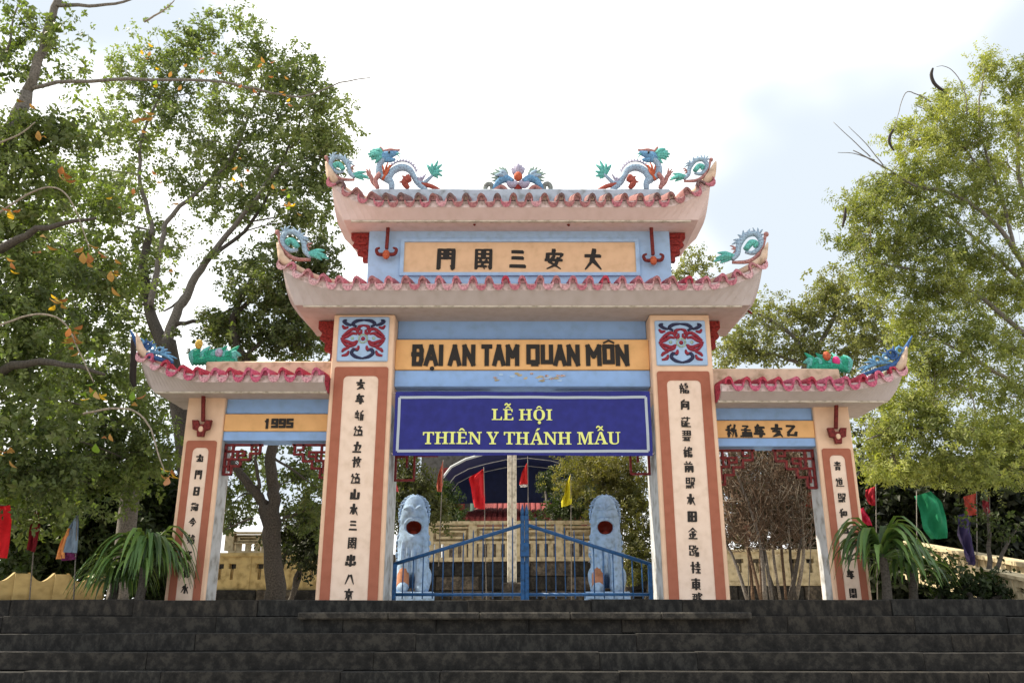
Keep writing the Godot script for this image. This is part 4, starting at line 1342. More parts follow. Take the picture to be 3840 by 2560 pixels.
# ---------------------------------------------------------------- behind the gate
func balustrade(called_label: String, a: Vector3, b: Vector3, h: float, bays: int, style: int, m: Material) -> Node3D:  # a and b: feet of its two ends
	var n := base("balustrade", called_label, "balustrade", a, -atan2(b.z - a.z, b.x - a.x), "yellow balustrades round the courtyard")
	var len := Vector2(b.x - a.x, b.z - a.z).length()
	var rise := b.y - a.y
	var at := func(x: float, y: float, z := 0.0): return Vector3(x, y + rise * x / len, z)
	var bar := func(called: String, x0: float, x1: float, y0: float, y1: float, d: float, z := 0.0):
		var s := MB.new()
		s.hexa([at.call(x0, y0, z - d / 2), at.call(x1, y0, z - d / 2), at.call(x1, y1, z - d / 2), at.call(x0, y1, z - d / 2), at.call(x0, y0, z + d / 2), at.call(x1, y0, z + d / 2), at.call(x1, y1, z + d / 2), at.call(x0, y1, z + d / 2)])
		part(called, s.done(), m, n)
	if style != 3:
		bar.call("top_rail", -0.05, len + 0.05, h * 0.92, h, 0.24)
	bar.call("foot_rail", 0.0, len, 0.0, h * 0.10, 0.2)
	var w := len / bays
	for i in bays + 1:
		bar.call("post", w * i - 0.09, w * i + 0.09, h * 0.1, h * 0.92, 0.19)
	for i in bays:
		var x0 := w * i + 0.09
		var x1 := w * (i + 1) - 0.09
		if style == 0:  # fretted panel above, short balusters below
			bar.call("rail", x0, x1, h * 0.44, h * 0.50, 0.14)
			bar.call("rail", x0, x1, h * 0.82, h * 0.87, 0.12)
			bar.call("fret", x0 + 0.10, x1 - 0.10, h * 0.56, h * 0.62, 0.1)
			bar.call("fret", x0 + 0.10, x1 - 0.10, h * 0.72, h * 0.77, 0.1)
			bar.call("fret", x0 + 0.06, x0 + 0.12, h * 0.56, h * 0.77, 0.11)
			bar.call("fret", x1 - 0.12, x1 - 0.06, h * 0.56, h * 0.77, 0.11)
			bar.call("panel", x0, x1, h * 0.50, h * 0.82, 0.05, -0.05)
			var k := int((x1 - x0) / 0.17)
			for j in k:
				var c := lerpf(x0, x1, (j + 0.5) / k)
				bar.call("baluster", c - 0.055, c + 0.055, h * 0.1, h * 0.44, 0.09)
		elif style == 1:  # solid wall with keyhole openings
			# the openings go right through the wall, so it is built up round them
			bar.call("panel", x0, x1, h * 0.1, h * 0.36, 0.16)
			bar.call("panel", x0, x1, h * 0.74, h * 0.92, 0.16)
			var cuts := [x0, lerpf(x0, x1, 0.3), lerpf(x0, x1, 0.7), x1]
			for j in 3:
				var l0: float = cuts[j] + (0.03 if j > 0 else 0.0)
				var l1: float = cuts[j + 1] - (0.03 if j < 2 else 0.0)
				bar.call("panel", l0, l1, h * 0.36, h * 0.62, 0.16)
				bar.call("panel", l0 + (0.04 if j > 0 else 0.0), l1 - (0.04 if j < 2 else 0.0), h * 0.62, h * 0.74, 0.16)
		elif style == 3:  # solid wall whose top dips between the posts
			var s := MB.new()
			var top := func(u): return h * (0.96 - 0.28 * sin(u * PI))
			s.sheet(10, 1, func(u, v): return at.call(lerpf(x0, x1, u), lerpf(h * 0.1, top.call(u), v), 0.06))
			s.sheet(10, 1, func(u, v): return at.call(lerpf(x1, x0, u), lerpf(h * 0.1, top.call(u), v), -0.06))
			s.sheet(10, 1, func(u, v): return at.call(lerpf(x0, x1, u), top.call(u), 0.06 - 0.12 * v))
			part("panel", s.done(), m, n)
		else:  # close balusters
			var k := int((x1 - x0) / 0.2)
			for j in k:
				var c := lerpf(x0, x1, (j + 0.5) / k)
				bar.call("baluster", c - 0.06, c + 0.06, h * 0.1, h * 0.92, 0.1)
	return n


func stone_wall(label: String, a: Vector3, b: Vector3, h: float) -> void:
	var n := base("stone_wall", label, "wall", a, -atan2(b.z - a.z, b.x - a.x))
	var len := Vector2(b.x - a.x, b.z - a.z).length()
	var rows := int(h / 0.26)
	var c := MB.new()
	c.box(Vector3(len * 0.5, h * 0.5 - 0.02, -0.12), Vector3(len, h - 0.03, 0.2))
	part("core", c.done(), mats.old_stone, n)
	var shapes_ := []
	for l in [0.5, 0.72, 0.95]:
		var s := MB.new()
		s.bevel(Vector3.ZERO, Vector3(l - 0.015, h / rows - 0.014, 0.12), 0.02)
		shapes_.append([l, s.done()])
	for r in rows:
		var x := -rng.randf() * 0.3
		while x < len:
			var q: Array = shapes_[rng.randi() % 3]
			part("stone_block", q[1], [mats.old_stone, mats.dark_stone_warm, mats.dark_stone][rng.randi() % 3], n, Transform3D(Basis(), Vector3(x + q[0] * 0.5, (r + 0.5) * h / rows, rng.randf_range(-0.02, 0.015))))
			x += q[0]


func build_background() -> void:
	# the terrace in the middle: dark stone below, yellow balustrade on top
	var a := Vector3(-1.826, 0.901, -19)
	var b := Vector3(1.998, 0.92, -19)
	stone_wall("dark stone terrace wall seen through the gate under the balustrade", Vector3(a.x - 0.3, 0, -19), Vector3(b.x + 2.0, 0, -19), a.y)
	balustrade("yellow fretted balustrade on the dark terrace seen through the iron gate", a, b, 1.765 - a.y, 4, 0, mats.pale_yellow)
	# left bay
	a = Vector3(-5.969, 0.174, -17)
	b = Vector3(-3.644, 0.174, -17)
	balustrade("yellow wall with keyhole openings seen through the left side bay", a, b, 0.962 - a.y, 3, 1, mats.ochre_wall)
	balustrade("yellow fretted balustrade above the low wall in the left side bay", Vector3(a.x, 1.037, -18.2), Vector3(b.x, 1.037, -18.2), 1.469 - 1.037, 3, 0, mats.pale_yellow)
	stone_wall("low dark stone footing in the left side bay", Vector3(a.x - 0.5, 0, -16.9), Vector3(b.x + 0.2, 0, -16.9), 0.27)
	stone_wall("dark stone terrace face behind the wall in the left side bay", Vector3(a.x - 1.0, 0, -17.7), Vector3(b.x + 0.6, 0, -17.7), 0.989)
	# right bay
	a = Vector3(3.864, 0.318, -16)
	b = Vector3(5.819, 0.318, -16)
	balustrade("yellow wall with keyhole openings behind the dry shrub in the right side bay", a, b, 0.963 - a.y, 2, 1, mats.pale_yellow)
	stone_wall("low dark stone footing behind the dry shrub", Vector3(a.x - 0.3, 0, -15.95), Vector3(b.x + 0.3, 0, -15.95), a.y)
	stone_wall("dark stone terrace face behind the wall in the right side bay", Vector3(a.x - 0.6, 0, -16.7), Vector3(b.x + 0.8, 0, -16.7), 0.976)
	# outside the gate, left and right
	balustrade("ochre balustrade wall at the left edge behind the flags", Vector3(-7.11, -0.018, -11.6), Vector3(-6.005, -0.011, -12.6), 0.42, 3, 3, mats.ochre_wall)
	balustrade("pale yellow stair balustrade sloping down on the right", Vector3(6.663, 0.383, -14.5), Vector3(6.505, -0.2, -10.6), 0.62, 5, 2, mats.pale_yellow)
	balustrade("short pale yellow wall at the right edge past the tree stem", Vector3(5.965, -0.1, -10.9), Vector3(5.996, -0.284, -9.8), 0.5, 2, 1, mats.pale_yellow)
	# flagpole
	var p := base("flagpole", "square cream flagpole standing behind the iron gate", "pole", Vector3(0, 0.401, -17))
	var m := MB.new()
	m.bevel(Vector3(-0.048, 2.6, 0), Vector3(0.088, 5.2, 0.16), 0.01)
	m.bevel(Vector3(0.048, 2.6, 0), Vector3(0.088, 5.2, 0.16), 0.01)
	part("shaft", m.done(), mats.pole_cream, p)
	m = MB.new()
	m.bevel(Vector3(0, -0.27, 0), Vector3(0.4, 0.54, 0.4), 0.02)
	part("plinth", m.done(), mats.old_stone, p)
	# temple hall with a red tiled roof
	var t := base("temple_hall", "dark temple hall with low red tiled roof behind the terrace", "temple", Vector3(0.3, 0, -27))
	var y0 := 2.43
	var y1 := 3.036
	m = MB.new()
	m.box(Vector3(0, y0 * 0.5, -1.5), Vector3(6.4, y0, 3.0))
	part("podium", m.done(), mats.old_stone, t)
	m = MB.new()
	m.box(Vector3(0, 4.2, -2.6), Vector3(7.0, 3.6, 0.3))
	part("back_wall", m.done(), mats.temple_wall, t)
	for i in 6:
		m = MB.new(true)
		m.lathe(Vector3(-1.5 + 0.7 * i, y1 - 0.5, -0.6), [Vector2(0.16, 0), Vector2(0.15, 1.6), Vector2(0.0, 1.6)], 10)
		part("column", m.done(), mats.temple_column, t)
	for i in 5:
		m = MB.new()
		m.bevel(Vector3(-2.32 + 1.16 * i, y1 + 0.75, -2.35), Vector3(0.78, 1.7, 0.12), 0.03)
		var dr := part("door", m.done(), mats.fret_red, t)
		m = MB.new()
		m.box(Vector3(-2.32 + 1.16 * i, y1 + 1.15, -2.27), Vector3(0.5, 0.5, 0.04))
		part("lattice", m.done(), mats.temple_column, dr)
	var rf := group_node("roof", t)
	var cols := 26
	for i in cols:
		var x := lerpf(-2.0, 2.2, i / (cols - 1.0))
		var top := clampf(x, -0.9, 1.5)
		m = MB.new(true)
		m.tube([Vector3(x, y0, 1.9), Vector3(lerpf(x, top, 0.5), lerpf(y0, y1, 0.42), 1.2), Vector3(top, y1 + 0.1, 0.4)], 0.1, 0.09, 6)
		part("tile", m.done(), mats.temple_roof, rf)
	m = MB.new()
	m.hexa([Vector3(-2.1, y0 - 0.08, 0.3), Vector3(2.3, y0 - 0.08, 0.3), Vector3(1.6, y1 + 0.05, 0.3), Vector3(-1.0, y1 + 0.05, 0.3), Vector3(-2.1, y0 - 0.08, 1.9), Vector3(2.3, y0 - 0.08, 1.9), Vector3(1.6, y1 + 0.05, 0.4), Vector3(-1.0, y1 + 0.05, 0.4)])
	part("roof_deck", m.done(), mats.temple_roof, rf)
	# arched navy canopy in front of the hall
	var c := base("arched_canopy", "dark navy arched sheet canopy in front of the temple hall", "canopy", Vector3(0, 0, -23))
	var pts := [Vector3(-2.085, 2.833, -23), Vector3(-1.999, 3.163, -23), Vector3(-1.838, 3.401, -23), Vector3(-1.676, 3.616, -23), Vector3(-1.272, 3.832, -23), Vector3(-0.77, 3.977, -23), Vector3(-0.193, 4.099, -23), Vector3(0.47, 4.147, -23), Vector3(1.132, 4.074, -23), Vector3(1.73, 3.905, -23), Vector3(2.142, 3.604, -23), Vector3(2.329, 3.068, -23)]
	m = MB.new(true)
	for k in pts.size() - 1:
		for q in [[0.0, -1.5], [-1.5, -3.0]]:
			var p0: Vector3 = pts[k] + Vector3(0, 0, 23)
			var p1: Vector3 = pts[k + 1] + Vector3(0, 0, 23)
			m.quad(p0 + Vector3(0, 0, q[0]), p1 + Vector3(0, 0, q[0]), p1 + Vector3(0, 0, q[1]), p0 + Vector3(0, 0, q[1]))
			m.quad(p0 + Vector3(0, 0.02, q[1]), p1 + Vector3(0, 0.02, q[1]), p1 + Vector3(0, 0.02, q[0]), p0 + Vector3(0, 0.02, q[0]))
	part("sheet", m.done(), mats.canopy_navy, c)
	for z in [0.0, -1.5, -2.9]:
		var path := []
		for k in pts:
			path.append(k + Vector3(0, 0.02, 23 + z))
		m = MB.new(true)
		m.tube(path, 0.035, 0.035, 6)
		part("hoop", m.done(), mats.steel, c)
	var val := []  # hanging navy end cloth
	m = MB.new(true)
	for k in pts.size() - 1:
		var p0: Vector3 = pts[k] + Vector3(0, 0, 20.05)
		var p1: Vector3 = pts[k + 1] + Vector3(0, 0, 20.05)
		var f0 := Vector3(p0.x, lerpf(p0.y, 2.951, 0.95), p0.z + 0.06 * sin(k * 2.0))
		var f1 := Vector3(p1.x, lerpf(p1.y, 2.951, 0.95), p1.z + 0.06 * sin(k * 2.0 + 2.0))
		m.quad(f0, f1, p1, p0)
	part("end_cloth", m.done(), mats.canopy_navy, c)
	for x in [pts[0].x, pts[-1].x]:
		for z in [0.0, -2.9]:
			m = MB.new(true)
			m.tube([Vector3(x, 0, z), Vector3(x, pts[0].y, z)], 0.045, 0.045, 6)
			part("post", m.done(), mats.steel, c)


# ---------------------------------------------------------------- flags
func cloth(rows: Array, m: Material, parent: Node3D, wave := 0.05, called := "cloth") -> MeshInstance3D:  # rows of [left, right], top to bottom, relative to the parent
	var b := MB.new(true)
	var nv := rows.size() - 1
	var at := func(u: float, v: float):
		var f := clampf((1.0 - v) * nv, 0.0, nv - 0.0001)
		var i := int(f)
		var l: Vector3 = rows[i][0].lerp(rows[i + 1][0], f - i)
		var r: Vector3 = rows[i][1].lerp(rows[i + 1][1], f - i)
		return l.lerp(r, u) + Vector3(0, 0, wave * (sin(u * 9.0 + v * 4.0) + 0.5 * sin(u * 17.0 - v * 7.0)))
	b.sheet(14, 14, at)
	b.sheet(14, 14, func(u, v): return at.call(1.0 - u, v) - Vector3(0, 0, 0.006))
	return part(called, b.done(), m, parent)


func flag(called: String, label: String, foot: Vector3, tip: Vector3, rows: Array, c: Color, wave := 0.04, lit := 0.5) -> Node3D:  # a cloth on a thin pole; rows in world metres
	var n := base(called, label, "flag", foot, 0.0, "festival flags")
	var b := MB.new(true)
	b.tube([Vector3.ZERO, tip - foot], 0.009, 0.006, 6)
	part("pole", b.done(), mats.bark_grey, n)
	var rel := []
	for r in rows:
		rel.append([r[0] - foot, r[1] - foot])
	var m := mat("flag_" + label, c, 0.8, "cloth", 1.0)
	m.backlight_enabled = true
	m.backlight = Color(c.r, c.g, c.b).linear_to_srgb() * lit
	cloth(rel, m, n, wave)
	return n


func build_flags() -> void:
	flag("flag", "bright red flag hanging by the flagpole, left of it", Vector3(-0.439, 0.063, -15), Vector3(-0.507, 2.339, -15), [[Vector3(-0.554, 2.277, -15), Vector3(-0.507, 2.308, -15)], [Vector3(-0.778, 2.144, -15), Vector3(-0.498, 2.183, -15)], [Vector3(-0.728, 1.966, -15), Vector3(-0.489, 2.005, -15)], [Vector3(-0.694, 1.736, -15), Vector3(-0.479, 1.775, -15)], [Vector3(-0.662, 1.615, -15), Vector3(-0.477, 1.584, -15)]], Color(0.75, 0.02, 0.03))
	flag("flag", "narrow salmon pennant on a pole over the left lion", Vector3(-1.273, 0.618, -15), Vector3(-1.237, 2.465, -15), [[Vector3(-1.251, 2.417, -15), Vector3(-1.236, 2.449, -15)], [Vector3(-1.316, 2.199, -15), Vector3(-1.223, 2.23, -15)], [Vector3(-1.342, 2.028, -15), Vector3(-1.234, 2.044, -15)], [Vector3(-1.331, 1.905, -15), Vector3(-1.253, 1.889, -15)]], Color(0.62, 0.16, 0.10))
	flag("flag", "yellow flag in front of the bushes beside the right lion", Vector3(1.02, 0.063, -15), Vector3(1.051, 2.214, -15), [[Vector3(1.035, 2.183, -15), Vector3(1.051, 2.199, -15)], [Vector3(0.962, 2.028, -15), Vector3(1.055, 2.044, -15)], [Vector3(0.928, 1.843, -15), Vector3(1.059, 1.851, -15)], [Vector3(0.871, 1.736, -15), Vector3(1.064, 1.721, -15)], [Vector3(0.877, 1.622, -15), Vector3(1.048, 1.675, -15)]], Color(0.70, 0.62, 0.02))
	var f := flag("pennant", "red teardrop pennant with white hem right of the flagpole", Vector3(0.313, 0.666, -16), Vector3(0.301, 2.703, -16), [[Vector3(0.275, 2.569, -16), Vector3(0.292, 2.569, -16)], [Vector3(0.191, 2.393, -16), Vector3(0.299, 2.418, -16)], [Vector3(0.149, 2.236, -16), Vector3(0.307, 2.253, -16)], [Vector3(0.141, 2.162, -16), Vector3(0.306, 2.17, -16)]], Color(0.60, 0.02, 0.02), 0.02)
	var m := mat("hem_white", Color(0.7, 0.66, 0.64), 0.8)
	var o := f.position
	cloth([[Vector3(0.141, 2.162, -16) - o, Vector3(0.306, 2.17, -16) - o], [Vector3(0.165, 2.112, -16) - o, Vector3(0.289, 2.121, -16) - o]], m, f, 0.02, "hem")
	flag("pennant", "small red pennant peeping out beside the left main pillar", Vector3(-2.041, 0.063, -15), Vector3(-2.152, 2.277, -15), [[Vector3(-2.132, 2.16, -15), Vector3(-2.116, 2.168, -15)], [Vector3(-2.148, 2.013, -15), Vector3(-2.039, 1.982, -15)], [Vector3(-2.144, 1.92, -15), Vector3(-2.019, 1.889, -15)]], Color(0.60, 0.05, 0.06))
	# outside on the left
	flag("flag", "tall scarlet flag cut by the left edge", Vector3(-5.838, -0.053, -9.9), Vector3(-6.067, 1.112, -9.9), [[Vector3(-6.175, 1.037, -9.9), Vector3(-5.865, 1.062, -9.9)], [Vector3(-6.131, 0.862, -9.9), Vector3(-5.83, 0.872, -9.9)], [Vector3(-6.109, 0.64, -9.9), Vector3(-5.802, 0.665, -9.9)], [Vector3(-6.068, 0.48, -9.9), Vector3(-5.795, 0.46, -9.9)]], Color(0.62, 0.006, 0.012), 0.03, 0.7)
	flag("flag", "dark red furled flag between the scarlet flag and the stump", Vector3(-5.725, -0.026, -10.4), Vector3(-5.821, 1.068, -10.4), [[Vector3(-5.847, 1.036, -10.4), Vector3(-5.803, 1.026, -10.4)], [Vector3(-5.853, 0.885, -10.4), Vector3(-5.765, 0.869, -10.4)], [Vector3(-5.857, 0.729, -10.4), Vector3(-5.758, 0.704, -10.4)], [Vector3(-5.854, 0.591, -10.4), Vector3(-5.765, 0.56, -10.4)]], Color(0.20, 0.006, 0.015), 0.03)
	var fl := flag("flag", "grey-blue flag with orange and purple hem leaning by the stump", Vector3(-5.099, -0.028, -10.2), Vector3(-5.219, 1.019, -10.2), [[Vector3(-5.237, 0.968, -10.2), Vector3(-5.208, 0.983, -10.2)], [Vector3(-5.287, 0.83, -10.2), Vector3(-5.185, 0.84, -10.2)], [Vector3(-5.306, 0.688, -10.2), Vector3(-5.166, 0.688, -10.2)], [Vector3(-5.314, 0.547, -10.2), Vector3(-5.153, 0.537, -10.2)]], Color(0.20, 0.27, 0.36), 0.02)
	o = fl.position
	cloth([[Vector3(-5.285, 0.813, -10.18) - o, Vector3(-5.272, 0.828, -10.18) - o], [Vector3(-5.337, 0.687, -10.18) - o, Vector3(-5.29, 0.687, -10.18) - o], [Vector3(-5.365, 0.546, -10.18) - o, Vector3(-5.292, 0.536, -10.18) - o], [Vector3(-5.372, 0.466, -10.18) - o, Vector3(-5.272, 0.476, -10.18) - o]], mat("hem_orange", Color(0.62, 0.25, 0.08), 0.8), fl, 0.02, "orange_edge")
	cloth([[Vector3(-5.309, 0.547, -10.19) - o, Vector3(-5.148, 0.537, -10.19) - o], [Vector3(-5.313, 0.447, -10.19) - o, Vector3(-5.151, 0.462, -10.19) - o]], mat("hem_purple", Color(0.10, 0.01, 0.06), 0.8), fl, 0.02, "purple_hem")
	# outside on the right
	flag("flag", "large green flag before the dark hedge on the right", Vector3(5.321, 0.025, -11.5), Vector3(5.518, 1.437, -11.5), [[Vector3(5.509, 1.378, -11.5), Vector3(5.708, 1.437, -11.5)], [Vector3(5.496, 1.249, -11.5), Vector3(5.865, 1.308, -11.5)], [Vector3(5.5, 1.075, -11.5), Vector3(5.88, 1.104, -11.5)], [Vector3(5.525, 0.931, -11.5), Vector3(5.868, 0.949, -11.5)], [Vector3(5.622, 0.8, -11.5), Vector3(5.834, 0.811, -11.5)]], Color(0.008, 0.20, 0.085), 0.05, 0.4)
	flag("flag", "crimson flag close behind the right outer pillar, upper one", Vector3(5.005, 0.031, -12), Vector3(5.189, 1.602, -12), [[Vector3(5.055, 1.528, -12), Vector3(5.186, 1.578, -12)], [Vector3(5.009, 1.455, -12), Vector3(5.173, 1.479, -12)], [Vector3(5.024, 1.381, -12), Vector3(5.158, 1.369, -12)], [Vector3(5.065, 1.32, -12), Vector3(5.136, 1.296, -12)]], Color(0.42, 0.015, 0.03), 0.03)
	flag("flag", "small pink-red flag touching the right outer pillar, lower one", Vector3(4.63, 0.026, -11.6), Vector3(4.764, 1.261, -11.6), [[Vector3(4.731, 1.191, -11.6), Vector3(4.808, 1.232, -11.6)], [Vector3(4.73, 1.085, -11.6), Vector3(4.875, 1.109, -11.6)], [Vector3(4.78, 1.016, -11.6), Vector3(4.894, 0.981, -11.6)]], Color(0.55, 0.02, 0.07), 0.03)
	fl = flag("flag", "rust red flag with violet lower cloth near the right edge", Vector3(6.375, 0.031, -12), Vector3(6.612, 1.504, -12), [[Vector3(6.427, 1.43, -12), Vector3(6.608, 1.479, -12)], [Vector3(6.392, 1.296, -12), Vector3(6.581, 1.32, -12)], [Vector3(6.418, 1.157, -12), Vector3(6.556, 1.175, -12)]], Color(0.36, 0.05, 0.03), 0.03)
	o = fl.position
	cloth([[Vector3(6.35, 1.18, -12.05) - o, Vector3(6.545, 1.241, -12.05) - o], [Vector3(6.27, 0.921, -12.05) - o, Vector3(6.482, 0.939, -12.05) - o], [Vector3(6.305, 0.682, -12.05) - o, Vector3(6.47, 0.724, -12.05) - o], [Vector3(6.341, 0.535, -12.05) - o, Vector3(6.416, 0.477, -12.05) - o]], mat("violet_cloth", Color(0.035, 0.026, 0.085), 0.8), fl, 0.06, "violet_cloth")
	flag("pennant", "dull red pennant on the far right before the dark hedge", Vector3(6.772, 0.035, -12.4), Vector3(7.022, 1.545, -12.4), [[Vector3(6.903, 1.443, -12.4), Vector3(7.011, 1.481, -12.4)], [Vector3(6.869, 1.324, -12.4), Vector3(6.993, 1.342, -12.4)], [Vector3(6.886, 1.198, -12.4), Vector3(6.974, 1.192, -12.4)]], Color(0.22, 0.02, 0.03), 0.02)
	flag("pennant", "red-brown pennant leaning behind the dry shrub in the right bay", Vector3(4.537, 0.046, -13.4), Vector3(4.79, 1.746, -13.4), [[Vector3(4.712, 1.664, -13.4), Vector3(4.77, 1.691, -13.4)], [Vector3(4.616, 1.54, -13.4), Vector3(4.771, 1.568, -13.4)], [Vector3(4.54, 1.472, -13.4), Vector3(4.742, 1.432, -13.4)]], Color(0.26, 0.02, 0.012), 0.02)
	f = flag("pennant", "dark red pennant with pale hem low in the right bay", Vector3(3.781, 0.052, -14), Vector3(3.874, 1.296, -14), [[Vector3(3.823, 1.204, -14), Vector3(3.883, 1.232, -14)], [Vector3(3.764, 1.093, -14), Vector3(3.929, 1.107, -14)], [Vector3(3.764, 1.009, -14), Vector3(3.918, 0.982, -14)]], Color(0.22, 0.008, 0.015), 0.02)


# ---------------------------------------------------------------- plants
func strap_plant(label: String, at: Vector3, h: float, count: int, len: float, width: float, seed_: int, cols: Array) -> void:
	var n := base("strap_leaf_plant", label, "plant", at)
	rng.seed = seed_
	worm(n, "stem", [Vector3.ZERO, Vector3(0.02, h * 0.5, 0), Vector3(0, h, 0)], [0.06, 0.05, 0.05], mats.bark_dark, 7)
	for i in count:
		var a := rng.randf() * TAU
		var lift := rng.randf_range(0.2, 1.35)
		var l := len * rng.randf_range(0.7, 1.1)
		var dir := Vector3(cos(a), 0, sin(a))
		var p0 := Vector3(0, h * rng.randf_range(0.75, 1.0), 0)
		var p1 := p0 + dir * l * 0.35 + Vector3(0, l * 0.42 * lift, 0)
		var p2 := p0 + dir * l * 0.68 + Vector3(0, l * (0.30 * lift - 0.06), 0)
		var p3 := p0 + dir * l * 0.85 + Vector3(0, -l * (0.40 - 0.25 * lift), 0)
		var pts := curve([p0, p1, p2, p3], 3)
		var side := dir.cross(Vector3.UP)
		var b := MB.new(true)
		for k in pts.size() - 1:
			var t0 := float(k) / (pts.size() - 1)
			var t1 := float(k + 1) / (pts.size() - 1)
			var w0 := width * (0.45 + 0.55 * sin(t0 * PI)) * (1.0 - t0 * t0 * 0.8)
			var w1 := width * (0.45 + 0.55 * sin(t1 * PI)) * (1.0 - t1 * t1 * 0.97)
			var fold := Vector3(0, -0.012, 0)
			b.quad(pts[k] - side * w0 - fold, pts[k], pts[k + 1], pts[k + 1] - side * w1 - fold)
			b.quad(pts[k], pts[k] + side * w0 - fold, pts[k + 1] + side * w1 - fold, pts[k + 1])
		part("leaf", b.done(), cols[rng.randi() % cols.size()], n)


func leaf_mat(called: String, c: Color, back: Color, rough := 0.55) -> StandardMaterial3D:
	var m := mat(called, c, rough)
	m.backlight_enabled = true
	m.backlight = back
	return m


func build_plants() -> void:
	var greens := [leaf_mat("strap_green", Color(0.05, 0.11, 0.028), Color(0.35, 0.42, 0.15), 0.45), leaf_mat("strap_dark", Color(0.03, 0.06, 0.022), Color(0.25, 0.32, 0.12), 0.45), leaf_mat("strap_light", Color(0.10, 0.18, 0.045), Color(0.4, 0.45, 0.18), 0.45)]
	strap_plant("bushy strap-leaved plant beside the left outer pillar", Vector3(-4.34, -0.028, -10.2), 0.48, 150, 0.72, 0.036, 5, greens)
	strap_plant("lower strap-leaved plant leaning towards the ochre wall on the left", Vector3(-4.841, -0.025, -10.6), 0.26, 90, 0.60, 0.034, 6, greens)
	strap_plant("broad strap-leaved plant overlapping the right outer pillar", Vector3(4.284, -0.029, -10), 0.60, 80, 0.66, 0.046, 7, greens)
	strap_plant("low strap-leaved plant between the green flag and the right pillar", Vector3(4.811, -0.026, -10.5), 0.40, 70, 0.58, 0.042, 8, greens)
	# dry leafless shrub in the right bay
	rng.seed = 77
	var n := base("dry_shrub", "dense leafless brown shrub filling the right side bay", "shrub", Vector3(3.898, 0.041, -13))
	for i in 13:
		var a := rng.randf_range(-1.0, 1.0)
		var top := Vector3(a * 0.62 + rng.randf_range(-0.35, 0.35), rng.randf_range(1.4, 2.1), rng.randf_range(-0.4, 0.4))
		var foot := Vector3(a * 0.38, 0, rng.randf_range(-0.25, 0.25))
		var mid := foot.lerp(top, 0.45) + Vector3(rng.randf_range(-0.12, 0.12), 0, rng.randf_range(-0.1, 0.1))
		worm(n, "stem", [foot, mid, top], [rng.randf_range(0.018, 0.042), 0.022, 0.008], [mats.twig_brown, mats.bark_dark, mats.bark_grey, mats.bark_pale][i % 4], 6)
	var b := MB.new(true)
	for i in 1700:
		var p := Vector3(rng.randf_range(-0.66, 0.66), rng.randf_range(0.7, 2.2), rng.randf_range(-0.5, 0.5))
		var q := p + Vector3(rng.randfn(0, 0.15), rng.randf_range(-0.06, 0.36), rng.randfn(0, 0.12))
		b.tube([p, p.lerp(q, 0.5) + Vector3(rng.randf_range(-0.03, 0.03), 0, 0.01), q], 0.0075, 0.003, 3)
	var tw := part("twigs", b.done(), mats.twig_brown, n)
	tw.set_meta("kind", "stuff")
	b = MB.new(true)
	for i in 420:
		var p := Vector3(rng.randf_range(-0.66, 0.66), rng.randf_range(0.7, 2.05), rng.randf_range(-0.5, 0.5))
		var q := p + Vector3(rng.randfn(0, 0.16), rng.randf_range(-0.06, 0.34), rng.randfn(0, 0.1))
		b.tube([p, q], 0.007, 0.003, 3)
	tw = part("twigs", b.done(), mats.bark_pale, n)
	tw.set_meta("kind", "stuff")
	rng.seed = 4
	# grey stump on the left
	var s := base("tree_stump", "grey sawn tree trunk standing behind the left strap-leaved plant", "stump", Vector3(-5.628, -0.011, -12.5))
	worm(s, "trunk", [Vector3(0, 0, 0), Vector3(0.0, 0.6, 0), Vector3(-0.02, 1.3, 0), Vector3(-0.02, 1.673, 0)], [0.16, 0.14, 0.135, 0.13], mats.bark_grey, 10)


# ---------------------------------------------------------------- trees
func sprig(leaves: int, len: float, width: float, stem: float, droop: float, seed_: int) -> ArrayMesh:  # a twig end with folded leaves
	var r := RandomNumberGenerator.new()
	r.seed = seed_
	var b := MB.new()
	for i in leaves:
		var t := float(i) / leaves
		var a := i * 2.4 + r.randf_range(-0.5, 0.5)
		var o := Vector3(0, stem * t, 0)
		var out := Vector3(cos(a), r.randf_range(-0.15, 0.75) - droop, sin(a)).normalized()
		var l := len * r.randf_range(0.7, 1.15)
		var w := width * r.randf_range(0.8, 1.15)
		var side := out.cross(Vector3.UP).normalized()
		side = side.rotated(out, r.randf_range(-0.9, 0.9))
		var nrm := side.cross(out)
		var tone := r.randf_range(0.7, 1.25)
		b.col(Color(tone * r.randf_range(0.9, 1.1), tone, tone * r.randf_range(0.8, 1.1)))
		var tip := o + out * l - nrm * l * 0.12
		var mid := o + out * l * 0.5
		var e0 := mid - side * w + nrm * w * 0.35
		var e1 := mid + side * w + nrm * w * 0.35
		b.tri(o, mid, e0)
		b.tri(mid, tip, e0)
		b.tri(o, e1, mid)
		b.tri(mid, e1, tip)
	return b.done()


